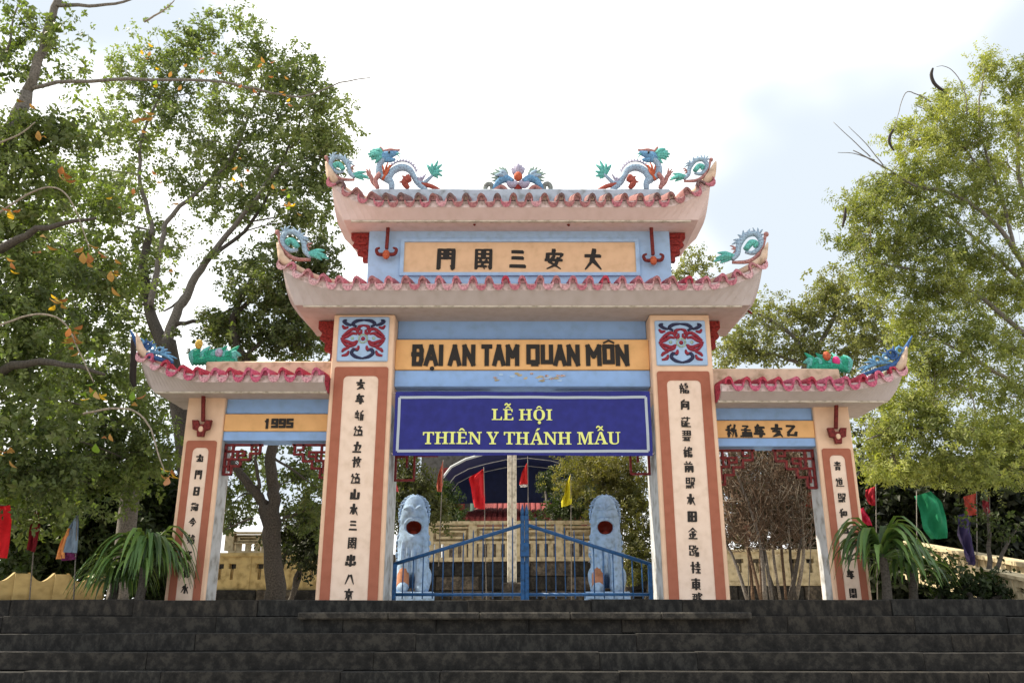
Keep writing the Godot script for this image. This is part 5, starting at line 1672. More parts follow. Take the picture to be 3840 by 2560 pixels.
func foliage(tree: Node3D, called: String, clumps: Array, shape: Array, m: Material, tint0: Color, tint1: Color, scale0: float, scale1: float, dense := 1.0) -> void:  # leaf sprigs through the volume of each clump
	var all := []
	for k in shape.size():
		all.append([])
	for c in clumps:
		var cluster := []
		for i in 9:  # each clump breaks up into smaller tufts
			cluster.append([Vector3(rng.randfn(0, 0.55), rng.randfn(0, 0.55), rng.randfn(0, 0.55)), rng.randf_range(0.4, 1.15)])
		var light := rng.randf()
		for i in int(c[2] * dense):
			var q: Array = cluster[rng.randi() % 9]
			var d: Vector3 = Vector3(rng.randfn(), rng.randfn(), rng.randfn()).normalized() * pow(rng.randf(), 0.4) * q[1]
			var p: Vector3 = c[0] + (q[0] + d) * c[1] - tree.position
			var up: Vector3 = (Vector3(rng.randfn(0, 0.6), rng.randf_range(-0.2, 1.0), rng.randfn(0, 0.6)) + d * 0.8).normalized()
			var bs := aim(Vector3.ZERO, up, Vector3(rng.randfn(), rng.randfn(), rng.randfn()).normalized()) * Basis(Vector3.RIGHT, -PI / 2)
			bs = bs.scaled(Vector3.ONE * rng.randf_range(scale0, scale1))
			var tt := clampf(light * 0.6 + rng.randf() * 0.4 + rng.randfn(0, 0.12), 0.0, 1.0)
			all[rng.randi() % shape.size()].append([Transform3D(bs, p), tint0.lerp(tint1, tt)])
	for k in shape.size():
		if all[k].is_empty():
			continue
		var mm := MultiMesh.new()
		mm.transform_format = MultiMesh.TRANSFORM_3D
		mm.use_colors = true
		mm.mesh = shape[k]
		mm.instance_count = all[k].size()
		for i in all[k].size():
			mm.set_instance_transform(i, all[k][i][0])
			mm.set_instance_color(i, all[k][i][1])
		var o := MultiMeshInstance3D.new()
		o.name = called
		o.multimesh = mm
		o.material_override = m
		o.set_meta("kind", "stuff")
		tree.add_child(o, true)


func limb(tree: Node3D, called: String, pts: Array, r0: float, r1: float, m: Material) -> Array:
	var rel := []
	for p in pts:
		rel.append(p - tree.position)
	var path := curve(rel, 4)
	for i in range(1, path.size() - 1):
		path[i] += Vector3(rng.randfn(), rng.randfn(), rng.randfn()) * minf(r0 * 0.18, 0.012)
	var b := MB.new(true)
	b.tube(path, r0, r1, 8 if r0 > 0.05 else 6)
	part(called, b.done(), m, tree)
	return path


func pod(tree: Node3D, pts: Array, radii: Array) -> void:
	var rel := []
	for p in pts:
		rel.append(p - tree.position)
	worm(tree, "pod", rel, radii, mats.pod, 7, 0.6)


func twigs(tree: Node3D, clumps: Array, bones: Array, m: Material, per: int, r: float) -> void:  # a branch from the nearest limb into each clump, splitting into twigs
	var b := MB.new(true)
	for c in clumps:
		var p: Vector3 = c[0] - tree.position
		var best := Vector3.ZERO
		var dist := 1e9
		for q in bones:
			var e: float = q.distance_to(p) + (0.6 if q.y > p.y else 0.0)
			if e < dist:
				dist = e
				best = q
		var mid := best.lerp(p, 0.5) + Vector3(rng.randfn(), rng.randf() + 0.3, rng.randfn()) * dist * 0.08
		b.tube(curve([best, mid, p], 4), r * (1.0 + dist * 0.35), r * 0.6, 5)
		for i in per:
			var s := best.lerp(p, rng.randf_range(0.55, 1.0))
			var e: Vector3 = p + Vector3(rng.randfn(0, 0.55), rng.randfn(0.15, 0.5), rng.randfn(0, 0.55)) * c[1]
			b.tube(curve([s, s.lerp(e, 0.5) + Vector3(rng.randfn(), rng.randfn(), rng.randfn()) * 0.06, e], 2), r * 0.5, r * 0.15, 4)
	var o := part("branches", b.done(), m, tree)
	o.set_meta("kind", "stuff")


func tint_mat(called: String, back: Color, rough := 0.5) -> StandardMaterial3D:
	var m := mat(called, Color(1, 1, 1), rough)
	m.vertex_color_use_as_albedo = true
	m.backlight_enabled = true
	m.backlight = back
	return m


func big_leaf() -> ArrayMesh:  # a broad almond leaf, 1 m long, bent along its midrib
	var b := MB.new(true)
	var ws := [0.03, 0.14, 0.24, 0.30, 0.29, 0.18, 0.0]
	for i in 6:
		var y0 := i / 6.0
		var y1 := (i + 1) / 6.0
		var z0 := -0.35 * y0 * y0
		var z1 := -0.35 * y1 * y1
		for s in [-1.0, 1.0]:
			var a := Vector3(0, y0, z0)
			var d := Vector3(0, y1, z1)
			var e := Vector3(ws[i] * s, y0, z0 + ws[i] * 0.35)
			var f := Vector3(ws[i + 1] * s, y1, z1 + ws[i + 1] * 0.35)
			if s > 0:
				b.quad(a, e, f, d)
			else:
				b.quad(d, f, e, a)
	return b.done()


func build_trees() -> void:
	rng.seed = 2024
	var broad := [sprig(8, 0.088, 0.023, 0.15, 0.1, 1), sprig(9, 0.080, 0.021, 0.18, 0.2, 2), sprig(7, 0.095, 0.025, 0.13, 0.0, 3)]
	var fine := [sprig(13, 0.062, 0.012, 0.17, 0.0, 4), sprig(15, 0.055, 0.011, 0.20, 0.1, 5), sprig(12, 0.068, 0.013, 0.15, -0.1, 6)]
	var large := [sprig(7, 0.15, 0.042, 0.12, 0.15, 7), sprig(6, 0.16, 0.046, 0.14, 0.25, 8), sprig(8, 0.13, 0.038, 0.12, 0.05, 9)]
	var leaf := tint_mat("leaf_green", Color(0.88, 0.96, 0.55))
	var leaf2 := tint_mat("leaf_olive", Color(0.96, 0.98, 0.55))

	# 1. the broad-leaved tree at the left edge, in front
	var t1 := base("almond_tree", "broad-leaved tree at the left edge with orange leaves and arching twigs", "tree", Vector3(-6.312, -0.032, -9.6))
	var bones := []
	bones += limb(t1, "trunk", [Vector3(-6.308, -0.055, -9.6), Vector3(-6.547, 1.321, -9.6), Vector3(-6.667, 3.16, -9.6), Vector3(-6.651, 4.732, -9.6), Vector3(-6.575, 5.672, -9.6), Vector3(-6.46, 6.461, -9.6)], 0.2, 0.075, mats.bark_grey)
	bones += limb(t1, "limb", [Vector3(-6.46, 6.461, -9.6), Vector3(-6.319, 6.796, -9.5), Vector3(-6.285, 7.278, -9.5), Vector3(-6.167, 7.761, -9.4), Vector3(-6.119, 8.193, -9.4)], 0.065, 0.04, mats.bark_grey)
	bones += limb(t1, "limb", [Vector3(-6.454, 6.494, -9.6), Vector3(-6.014, 6.526, -9.5), Vector3(-5.044, 6.579, -9.5), Vector3(-4.006, 6.566, -9.5), Vector3(-3.36, 6.425, -9.5), Vector3(-2.807, 6.38, -9.6), Vector3(-2.325, 6.665, -9.7), Vector3(-1.918, 6.747, -9.7)], 0.030, 0.006, mats.bark_grey)
	bones += limb(t1, "limb", [Vector3(-6.152, 7.676, -9.4), Vector3(-5.741, 7.676, -9.4), Vector3(-5.277, 7.725, -9.4), Vector3(-5.007, 7.904, -9.4)], 0.03, 0.01, mats.bark_grey)
	bones += limb(t1, "limb", [Vector3(-6.653, 3.899, -9.6), Vector3(-6.091, 4.115, -9.3), Vector3(-5.534, 4.251, -9.1), Vector3(-4.925, 4.316, -9)], 0.07, 0.015, mats.bark_dark)
	bones += limb(t1, "limb", [Vector3(-6.658, 2.346, -9.6), Vector3(-5.964, 2.557, -9.4), Vector3(-5.259, 2.603, -9.2), Vector3(-4.588, 2.421, -9.1)], 0.08, 0.015, mats.bark_dark)
	bones += limb(t1, "limb", [Vector3(-6.896, 6.937, -9.6), Vector3(-6.758, 7.139, -9.5), Vector3(-6.776, 7.559, -9.5), Vector3(-6.617, 7.976, -9.4)], 0.02, 0.008, mats.bark_grey)
	for q in [[Vector3(-6.093, 4.267, -8.9), Vector3(-5.738, 4.562, -8.9), Vector3(-5.498, 4.665, -8.9), Vector3(-5.278, 4.579, -8.9), Vector3(-5.074, 4.267, -8.9), Vector3(-4.883, 3.852, -8.9)], [Vector3(-5.834, 2.897, -8.9), Vector3(-5.517, 3.036, -8.9), Vector3(-5.253, 3.067, -8.9), Vector3(-5.013, 2.948, -8.9), Vector3(-4.818, 2.641, -8.9), Vector3(-4.592, 2.266, -8.9)], [Vector3(-4.658, 1.925, -8.9), Vector3(-4.359, 1.983, -8.9), Vector3(-4.094, 1.949, -8.9), Vector3(-3.904, 1.757, -8.9), Vector3(-3.77, 1.45, -8.9), Vector3(-3.689, 1.287, -8.9)], [Vector3(-6.227, 5.251, -8.9), Vector3(-5.986, 5.371, -8.9), Vector3(-5.807, 5.552, -8.9)], [Vector3(-4.73, 7.089, -9), Vector3(-4.476, 7.291, -9), Vector3(-4.38, 7.426, -9)]]:
		limb(t1, "arching_twig", q, 0.014, 0.006, mats.bark_pale)
	var c1 := [[Vector3(-6.505, 7.339, -9.4), Vector3(0.35, 0.233, 0.321), 26], [Vector3(-6.168, 7.145, -9.6), Vector3(0.354, 0.354, 0.389), 40], [Vector3(-6.907, 7.013, -9.8), Vector3(0.358, 0.358, 0.394), 60], [Vector3(-6.502, 5.736, -9.6), Vector3(0.397, 0.34, 0.406), 110], [Vector3(-5.838, 5.804, -9.5), Vector3(0.394, 0.225, 0.341), 60], [Vector3(-6.179, 5.21, -9.8), Vector3(0.512, 0.398, 0.501), 180], [Vector3(-6.448, 5.813, -11.6), Vector3(0.534, 0.401, 0.514), 110], [Vector3(-6.371, 4.387, -9.9), Vector3(0.505, 0.393, 0.494), 200], [Vector3(-6.685, 4.802, -11.6), Vector3(0.586, 0.456, 0.573), 190], [Vector3(-5.938, 4.592, -11.6), Vector3(0.389, 0.389, 0.428), 90], [Vector3(-6.111, 3.551, -9.9), Vector3(0.548, 0.383, 0.512), 210], [Vector3(-6.327, 3.772, -11.6), Vector3(0.572, 0.445, 0.559), 180], [Vector3(-5.971, 2.753, -9.9), Vector3(0.535, 0.428, 0.53), 220], [Vector3(-6.14, 2.984, -11.6), Vector3(0.56, 0.436, 0.548), 180], [Vector3(-5.836, 1.992, -9.9), Vector3(0.575, 0.418, 0.546), 230], [Vector3(-6.013, 2.165, -11.6), Vector3(0.61, 0.427, 0.57), 190], [Vector3(-5.429, 2.351, -11.6), Vector3(0.429, 0.368, 0.438), 110], [Vector3(-5.11, 1.798, -11.6), Vector3(0.362, 0.302, 0.365), 90], [Vector3(-5.632, 1.417, -9.9), Vector3(0.617, 0.308, 0.509), 190], [Vector3(-5.747, 1.618, -11.6), Vector3(0.541, 0.301, 0.463), 120], [Vector3(-6.006, 1.079, -10.5), Vector3(0.592, 0.323, 0.503), 120]]
	twigs(t1, c1, bones, mats.bark_dark, 5, 0.012)
	foliage(t1, "crown", c1, large, leaf, Color(0.065, 0.092, 0.038), Color(0.24, 0.285, 0.11), 0.5, 0.9, 0.7)
	foliage(t1, "crown", c1, broad, leaf, Color(0.065, 0.092, 0.038), Color(0.24, 0.285, 0.11), 0.65, 1.15, 1.4)
	# its old leaves turn orange, and can be told apart one by one
	var bl := big_leaf()
	var om := [leaf_mat("leaf_orange", Color(0.36, 0.22, 0.07), Color(0.5, 0.36, 0.14)), leaf_mat("leaf_rust", Color(0.32, 0.15, 0.06), Color(0.45, 0.26, 0.1)), leaf_mat("leaf_yellow", Color(0.50, 0.34, 0.04), Color(0.75, 0.6, 0.1)), leaf_mat("leaf_fresh", Color(0.10, 0.20, 0.03), Color(0.5, 0.6, 0.12))]
	var spots := [[Vector3(-4.496, 5.694, -8.95), Vector3(-4.505, 5.645, -8.95), Vector3(-6.072, 5.842, -8.95), Vector3(-5.409, 4.907, -8.95), Vector3(-5.376, 4.866, -8.95), Vector3(-4.874, 3.802, -8.95), Vector3(-4.906, 3.846, -8.95), Vector3(-4.827, 3.759, -8.95), Vector3(-4.553, 3.601, -8.95), Vector3(-5.212, 3.253, -8.95), Vector3(-5.18, 3.211, -8.95), Vector3(-4.947, 2.836, -8.95), Vector3(-4.904, 2.785, -8.95), Vector3(-4.975, 2.862, -8.95), Vector3(-4.847, 2.733, -8.95), Vector3(-4.608, 2.215, -8.95), Vector3(-4.636, 2.181, -8.95), Vector3(-4.578, 2.24, -8.95), Vector3(-3.722, 1.281, -8.95), Vector3(-3.759, 1.318, -8.95), Vector3(-3.681, 1.253, -8.95), Vector3(-4.072, 2.156, -8.95), Vector3(-4.55, 3.585, -8.95), Vector3(-5.872, 3.737, -8.95), Vector3(-5.473, 1.529, -8.95), Vector3(-5.479, 1.482, -8.95), Vector3(-5.818, 5.462, -8.95), Vector3(-5.456, 3.957, -8.95), Vector3(-4.411, 1.695, -8.95), Vector3(-5.943, 4.405, -8.95)], [Vector3(-3.491, 6.324, -9.4), Vector3(-3.313, 6.858, -9.4), Vector3(-3.222, 6.804, -9.4), Vector3(-3.058, 6.556, -9.4), Vector3(-2.981, 6.324, -9.4), Vector3(-2.95, 6.291, -9.4), Vector3(-3.337, 5.301, -9.4), Vector3(-3.414, 5.252, -9.4), Vector3(-3.474, 5.024, -9.4), Vector3(-2.915, 4.872, -9.4), Vector3(-2.855, 4.812, -9.4), Vector3(-2.796, 4.751, -9.4), Vector3(-2.629, 4.691, -9.4), Vector3(-4.814, 6.892, -9.4), Vector3(-4.76, 6.926, -9.4), Vector3(-4.67, 6.456, -9.4), Vector3(-4.619, 6.723, -9.4), Vector3(-4.345, 6.589, -9.4), Vector3(-3.981, 6.656, -9.4), Vector3(-4.04, 6.926, -9.4), Vector3(-5.013, 4.721, -9.4), Vector3(-4.789, 5.055, -9.4), Vector3(-4.336, 5.147, -9.4), Vector3(-4.116, 3.816, -9.4), Vector3(-4.19, 4.632, -9.4)]]
	for set_ in spots:
		for p in set_:
			for k in (3 if set_ == spots[0] else 2):
				var bs := Basis(Vector3.UP, rng.randf() * TAU) * Basis(Vector3.RIGHT, rng.randf_range(1.6, 2.9))
				var s := rng.randf_range(0.09, 0.14) if set_ == spots[0] else rng.randf_range(0.06, 0.09)
				part("leaf", bl, om[[0, 0, 1, 1, 2, 0, 3][rng.randi() % 7]], t1, Transform3D(bs.scaled(Vector3.ONE * s), p - t1.position + Vector3(rng.randfn(), rng.randfn(), rng.randfn()) * 0.06))

	# 2. the tall tree behind the left wing, forking above its roof
	var t2 := base("tall_tree", "tall leafy tree behind the left side bay forking above its roof", "tree", Vector3(-5.04, -0.001, -14))
	bones = []
	bones += limb(t2, "trunk", [Vector3(-5.036, -0.034, -14), Vector3(-5.298, 1.614, -14), Vector3(-5.711, 3.237, -14), Vector3(-6.039, 4.372, -14)], 0.2, 0.14, mats.bark_dark)
	bones += limb(t2, "limb", [Vector3(-6.072, 4.332, -14), Vector3(-5.951, 4.899, -14), Vector3(-5.795, 5.345, -14), Vector3(-5.556, 5.859, -14), Vector3(-5.248, 6.172, -13.8), Vector3(-4.734, 6.746, -13.6), Vector3(-4.2, 7.511, -13.4)], 0.10, 0.03, mats.bark_grey)
	bones += limb(t2, "limb", [Vector3(-6.077, 4.252, -14), Vector3(-6.399, 4.77, -14.1), Vector3(-6.651, 5.474, -14.2), Vector3(-6.782, 6.161, -14.2), Vector3(-6.727, 6.648, -14.3)], 0.12, 0.06, mats.bark_dark)
	bones += limb(t2, "limb", [Vector3(-6.435, 5.063, -14), Vector3(-6.406, 5.732, -14), Vector3(-6.377, 6.245, -14), Vector3(-6.352, 6.682, -14), Vector3(-5.88, 7.305, -14), Vector3(-5.37, 7.852, -14), Vector3(-5.115, 8.6, -14), Vector3(-4.871, 9.566, -14)], 0.06, 0.02, mats.bark_grey)
	bones += limb(t2, "limb", [Vector3(-6.668, 6.512, -14.2), Vector3(-6.836, 7.048, -14.2), Vector3(-7.082, 7.78, -14.2), Vector3(-7.126, 8.724, -14.2), Vector3(-6.828, 9.704, -14.2), Vector3(-6.495, 10.514, -14.2)], 0.05, 0.015, mats.bark_grey)
	bones += limb(t2, "limb", [Vector3(-5.482, 5.816, -13.8), Vector3(-4.841, 6.412, -13.8), Vector3(-4.439, 7.199, -13.8), Vector3(-4.193, 8.105, -13.8), Vector3(-3.925, 8.852, -13.8)], 0.045, 0.012, mats.bark_dark)
	bones += limb(t2, "limb", [Vector3(-5.998, 4.654, -14), Vector3(-5.663, 4.752, -14), Vector3(-5.213, 4.858, -14), Vector3(-4.778, 5.146, -14), Vector3(-4.42, 5.479, -14)], 0.045, 0.015, mats.bark_dark)
	bones += limb(t2, "limb", [Vector3(-5.808, 5.328, -14), Vector3(-6.009, 5.063, -14), Vector3(-6.187, 4.94, -14)], 0.03, 0.015, mats.bark_dark)
	var c2 := [[Vector3(-7.248, 10.263, -14), Vector3(0.428, 0.343, 0.424), 40], [Vector3(-6.243, 10.466, -14), Vector3(0.688, 0.43, 0.615), 120], [Vector3(-5.302, 10.516, -14), Vector3(0.603, 0.43, 0.568), 120], [Vector3(-4.51, 9.917, -13.8), Vector3(0.505, 0.463, 0.532), 130], [Vector3(-3.911, 9.289, -13.6), Vector3(0.452, 0.452, 0.497), 140], [Vector3(-3.624, 8.723, -13.6), Vector3(0.284, 0.325, 0.335), 60], [Vector3(-5.205, 9.516, -14), Vector3(0.676, 0.465, 0.627), 140], [Vector3(-6.292, 9.419, -14), Vector3(0.675, 0.464, 0.626), 120], [Vector3(-7.322, 9.554, -14.2), Vector3(0.513, 0.47, 0.541), 90], [Vector3(-3.208, 8.244, -13.5), Vector3(0.36, 0.32, 0.374), 100], [Vector3(-3.906, 8.168, -13.6), Vector3(0.563, 0.402, 0.53), 150], [Vector3(-4.905, 8.444, -13.9), Vector3(0.658, 0.411, 0.588), 140], [Vector3(-5.967, 8.472, -14.1), Vector3(0.667, 0.417, 0.596), 120], [Vector3(-7.065, 8.593, -14.3), Vector3(0.592, 0.507, 0.604), 110], [Vector3(-8.05, 8.911, -14.5), Vector3(0.602, 0.516, 0.615), 100], [Vector3(-3.62, 7.536, -13.6), Vector3(0.397, 0.357, 0.415), 90], [Vector3(-4.263, 7.324, -13.7), Vector3(0.517, 0.398, 0.503), 110], [Vector3(-5.241, 7.396, -14), Vector3(0.568, 0.365, 0.513), 110], [Vector3(-6.057, 7.503, -14.2), Vector3(0.411, 0.329, 0.407), 60], [Vector3(-7.361, 7.663, -14.5), Vector3(0.504, 0.504, 0.555), 110], [Vector3(-8.217, 8.002, -14.6), Vector3(0.681, 0.595, 0.702), 140], [Vector3(-4.902, 6.721, -13.9), Vector3(0.477, 0.318, 0.438), 70], [Vector3(-4.118, 6.536, -13.7), Vector3(0.548, 0.352, 0.495), 90], [Vector3(-3.501, 6.666, -13.7), Vector3(0.314, 0.353, 0.367), 80], [Vector3(-6.713, 5.644, -14.2), Vector3(0.357, 0.476, 0.458), 70], [Vector3(-7.04, 6.559, -14.3), Vector3(0.406, 0.406, 0.447), 80], [Vector3(-7.192, 5.041, -14.4), Vector3(0.476, 0.635, 0.611), 120], [Vector3(-5.986, 6.159, -14), Vector3(0.277, 0.238, 0.283), 24], [Vector3(-6.717, 3.889, -14.4), Vector3(0.465, 0.465, 0.512), 80], [Vector3(-8.804, 6.699, -15), Vector3(0.935, 0.68, 0.888), 150], [Vector3(-8.898, 5.256, -15), Vector3(0.91, 0.662, 0.864), 160], [Vector3(-7.415, 3.782, -14.6), Vector3(0.627, 0.627, 0.69), 130], [Vector3(-6.354, 3.49, -14.4), Vector3(0.385, 0.385, 0.423), 60], [Vector3(-5.735, 9.112, -14.2), Vector3(0.509, 0.339, 0.467), 60], [Vector3(-4.584, 8.852, -13.8), Vector3(0.495, 0.33, 0.453), 70], [Vector3(-6.703, 9.079, -14.3), Vector3(0.426, 0.341, 0.422), 50], [Vector3(-4.229, 5.987, -14), Vector3(0.473, 0.316, 0.434), 50], [Vector3(-3.416, 7.147, -13.7), Vector3(0.277, 0.238, 0.283), 50], [Vector3(-3.137, 7.747, -13.5), Vector3(0.222, 0.238, 0.253), 36], [Vector3(-5.662, 8.117, -14.3), Vector3(0.503, 0.335, 0.461), 60], [Vector3(-7.87, 10.076, -14.3), Vector3(0.347, 0.434, 0.43), 40], [Vector3(-6.731, 10.309, -14.2), Vector3(0.434, 0.347, 0.429), 50], [Vector3(-4.715, 7.852, -14), Vector3(0.491, 0.327, 0.45), 60]]
	twigs(t2, c2, bones, mats.bark_grey, 6, 0.012)
	foliage(t2, "crown", c2, broad, leaf, Color(0.095, 0.125, 0.055), Color(0.34, 0.38, 0.165), 0.65, 1.3, 1.65)

	# 3. the dark forked tree seen through the left bay
	var t3 := base("forked_tree", "dark forked tree seen through the left side bay, crown over its roof", "tree", Vector3(-3.641, -0.005, -13.4))
	bones = []
	bones += limb(t3, "trunk", [Vector3(-3.599, -0.037, -13.4), Vector3(-3.689, 0.541, -13.4), Vector3(-3.789, 1.068, -13.4), Vector3(-3.852, 1.472, -13.4)], 0.17, 0.10, mats.bark_dark)
	bones += limb(t3, "limb", [Vector3(-3.744, 0.869, -13.4), Vector3(-3.915, 1.405, -13.4), Vector3(-4.061, 1.643, -13.4), Vector3(-4.232, 1.849, -13.4), Vector3(-4.375, 2.023, -13.4), Vector3(-4.592, 2.233, -13.4), Vector3(-4.84, 2.588, -13.4)], 0.09, 0.05, mats.bark_dark)
	bones += limb(t3, "limb", [Vector3(-3.704, 0.869, -13.4), Vector3(-3.758, 1.337, -13.4), Vector3(-3.793, 1.746, -13.4), Vector3(-3.871, 2.163, -13.4), Vector3(-3.866, 2.588, -13.4), Vector3(-4.13, 3.315, -13.4), Vector3(-4.475, 3.913, -13.4), Vector3(-4.704, 4.373, -13.4), Vector3(-4.677, 4.842, -13.4), Vector3(-4.463, 5.32, -13.4)], 0.11, 0.05, mats.bark_dark)
	bones += limb(t3, "limb", [Vector3(-3.985, 1.732, -13.3), Vector3(-4.052, 2.007, -13.3), Vector3(-4.098, 2.356, -13.3), Vector3(-4.06, 2.854, -13.3)], 0.03, 0.02, mats.bark_dark)
	bones += limb(t3, "limb", [Vector3(-3.828, 2.216, -13.3), Vector3(-3.536, 2.042, -13.3), Vector3(-3.281, 1.869, -13.3), Vector3(-2.991, 1.664, -13.3)], 0.022, 0.01, mats.bark_dark)
	bones += limb(t3, "limb", [Vector3(-4.02, 1.249, -13.2), Vector3(-4.279, 1.15, -13.2), Vector3(-4.503, 1.038, -13.2)], 0.02, 0.008, mats.bark_dark)
	bones += limb(t3, "limb", [Vector3(-3.574, 1.259, -13.3), Vector3(-3.31, 1.36, -13.3), Vector3(-3.011, 1.461, -13.3)], 0.03, 0.01, mats.bark_dark)
	bones += limb(t3, "limb", [Vector3(-4.661, 4.684, -13.4), Vector3(-4.298, 5.16, -13.4), Vector3(-3.952, 5.482, -13.4), Vector3(-3.607, 5.891, -13.4)], 0.045, 0.015, mats.bark_dark)
	bones += limb(t3, "limb", [Vector3(-4.475, 3.913, -13.4), Vector3(-4.073, 4.296, -13.4), Vector3(-3.652, 4.528, -13.4)], 0.04, 0.015, mats.bark_dark)
	var c3 := [[Vector3(-4.694, 4.328, -13.5), Vector3(0.332, 0.369, 0.386), 110], [Vector3(-4.333, 4.915, -13.6), Vector3(0.489, 0.376, 0.476), 130], [Vector3(-3.921, 5.401, -13.6), Vector3(0.456, 0.342, 0.439), 110], [Vector3(-3.489, 5.73, -13.6), Vector3(0.344, 0.344, 0.379), 90], [Vector3(-4.655, 5.607, -13.7), Vector3(0.422, 0.307, 0.401), 70], [Vector3(-3.719, 4.756, -13.6), Vector3(0.45, 0.337, 0.433), 120], [Vector3(-4.053, 4.283, -13.6), Vector3(0.52, 0.297, 0.449), 140], [Vector3(-3.379, 4.205, -13.6), Vector3(0.408, 0.259, 0.367), 90], [Vector3(-5.251, 4.427, -13.8), Vector3(0.302, 0.264, 0.311), 50], [Vector3(-3.247, 5.482, -13.8), Vector3(0.231, 0.231, 0.254), 30], [Vector3(-3.576, 2.003, -14.2), Vector3(0.405, 0.368, 0.425), 90], [Vector3(-2.988, 1.449, -13.2), Vector3(0.271, 0.305, 0.317), 50], [Vector3(-4.709, 1.663, -14.4), Vector3(0.333, 0.407, 0.407), 70], [Vector3(-3.303, 1.222, -13.6), Vector3(0.347, 0.278, 0.343), 50], [Vector3(-4.675, 2.213, -14.6), Vector3(0.379, 0.304, 0.376), 50], [Vector3(-4.423, 1.269, -13.4), Vector3(0.205, 0.137, 0.188), 16]]
	twigs(t3, c3, bones, mats.bark_dark, 5, 0.011)
	foliage(t3, "crown", c3, broad, leaf, Color(0.055, 0.072, 0.034), Color(0.21, 0.24, 0.10), 0.7, 1.3, 1.9)
	pod(t3, [Vector3(-4.912, 3.249, -10.3), Vector3(-4.859, 2.985, -10.3), Vector3(-4.831, 2.707, -10.3), Vector3(-4.788, 2.593, -10.3)], [0.02, 0.045, 0.045, 0.02])

	# 4. the flame tree on the right, bright olive, with long dark pods
	var t4 := base("flame_tree", "olive-green flame tree on the right with bare twigs and dark pods", "tree", Vector3(8.13, -0.1, -13))
	bones = []
	bones += limb(t4, "trunk", [Vector3(8.13, -0.1, -13), Vector3(8.448, 1.825, -13), Vector3(8.655, 3.574, -13), Vector3(8.709, 4.771, -13)], 0.22, 0.12, mats.bark_grey)
	bones += limb(t4, "limb", [Vector3(8.73, 4.694, -13), Vector3(8.354, 5.623, -12.8), Vector3(7.832, 6.162, -12.6), Vector3(7.258, 6.496, -12.5), Vector3(6.646, 6.579, -12.4), Vector3(6.142, 6.887, -12.3), Vector3(5.674, 7.172, -12.3)], 0.05, 0.008, mats.bark_grey)
	bones += limb(t4, "limb", [Vector3(8.745, 4.771, -13), Vector3(8.221, 5.473, -13), Vector3(7.668, 6.116, -13), Vector3(7.081, 6.651, -13), Vector3(6.538, 7.071, -13)], 0.04, 0.01, mats.bark_pale)
	bones += limb(t4, "limb", [Vector3(8.662, 3.794, -13), Vector3(7.874, 4.545, -12.8), Vector3(7.069, 4.997, -12.6), Vector3(6.342, 5.145, -12.5), Vector3(5.69, 5.259, -12.5)], 0.05, 0.01, mats.bark_grey)
	bones += limb(t4, "limb", [Vector3(8.563, 2.928, -13), Vector3(7.805, 3.374, -12.8), Vector3(7.019, 3.817, -12.6), Vector3(6.451, 4, -12.5)], 0.05, 0.012, mats.bark_pale)
	bones += limb(t4, "limb", [Vector3(8.468, 2.095, -13), Vector3(7.457, 2.427, -12.6), Vector3(6.571, 2.487, -12.4), Vector3(5.736, 2.446, -12.3), Vector3(5.22, 2.282, -12.2)], 0.045, 0.01, mats.bark_grey)
	bones += limb(t4, "limb", [Vector3(8.354, 5.623, -12.8), Vector3(8.309, 6.588, -12.8), Vector3(8.186, 7.596, -12.8), Vector3(8.244, 8.38, -12.8), Vector3(8.413, 8.918, -12.8)], 0.035, 0.01, mats.bark_grey)
	bones += limb(t4, "limb", [Vector3(8.084, 7.003, -12.8), Vector3(7.747, 7.682, -12.8), Vector3(7.372, 8.204, -12.8), Vector3(7.092, 8.38, -12.8)], 0.02, 0.006, mats.bark_grey)
	bones += limb(t4, "limb", [Vector3(9.153, 5.883, -13.2), Vector3(8.952, 7.225, -13.2), Vector3(9.18, 8.463, -13.2), Vector3(9.076, 9.199, -13.2)], 0.05, 0.015, mats.bark_grey)
	for q in [[Vector3(6.192, 6.943, -12.4), Vector3(5.955, 7.355, -12.4), Vector3(5.703, 7.69, -12.4)], [Vector3(6.06, 7.042, -12.4), Vector3(5.713, 7.173, -12.4), Vector3(5.46, 7.19, -12.4)], [Vector3(6.386, 6.781, -12.4), Vector3(6.025, 6.781, -12.4), Vector3(5.721, 6.66, -12.4)], [Vector3(5.996, 7.107, -12.4), Vector3(5.711, 7.455, -12.4), Vector3(5.455, 7.774, -12.4)], [Vector3(6.508, 6.619, -12.4), Vector3(6.081, 6.66, -12.4), Vector3(5.839, 6.459, -12.4)], [Vector3(7.497, 7.668, -12), Vector3(7.533, 8.059, -12), Vector3(7.43, 8.456, -12), Vector3(7.27, 8.593, -12), Vector3(7.137, 8.584, -12)], [Vector3(6.943, 7.892, -12), Vector3(6.682, 8.075, -12), Vector3(6.536, 8.067, -12), Vector3(6.387, 7.726, -12), Vector3(6.259, 7.373, -12)]]:
		limb(t4, "bare_twig", q, 0.010, 0.004, mats.bark_grey)
	pod(t4, [Vector3(7.074, 8.559, -12), Vector3(7.024, 8.422, -12), Vector3(7.044, 8.269, -12), Vector3(7.129, 8.16, -12), Vector3(7.253, 8.075, -12)], [0.014, 0.03, 0.034, 0.03, 0.012])
	pod(t4, [Vector3(6.246, 7.382, -12), Vector3(6.172, 7.26, -12), Vector3(6.147, 7.131, -12), Vector3(6.198, 6.986, -12)], [0.012, 0.026, 0.026, 0.012])
	pod(t4, [Vector3(5.247, 5.92, -11.9), Vector3(5.213, 5.754, -11.9), Vector3(5.158, 5.582, -11.9)], [0.012, 0.03, 0.012])
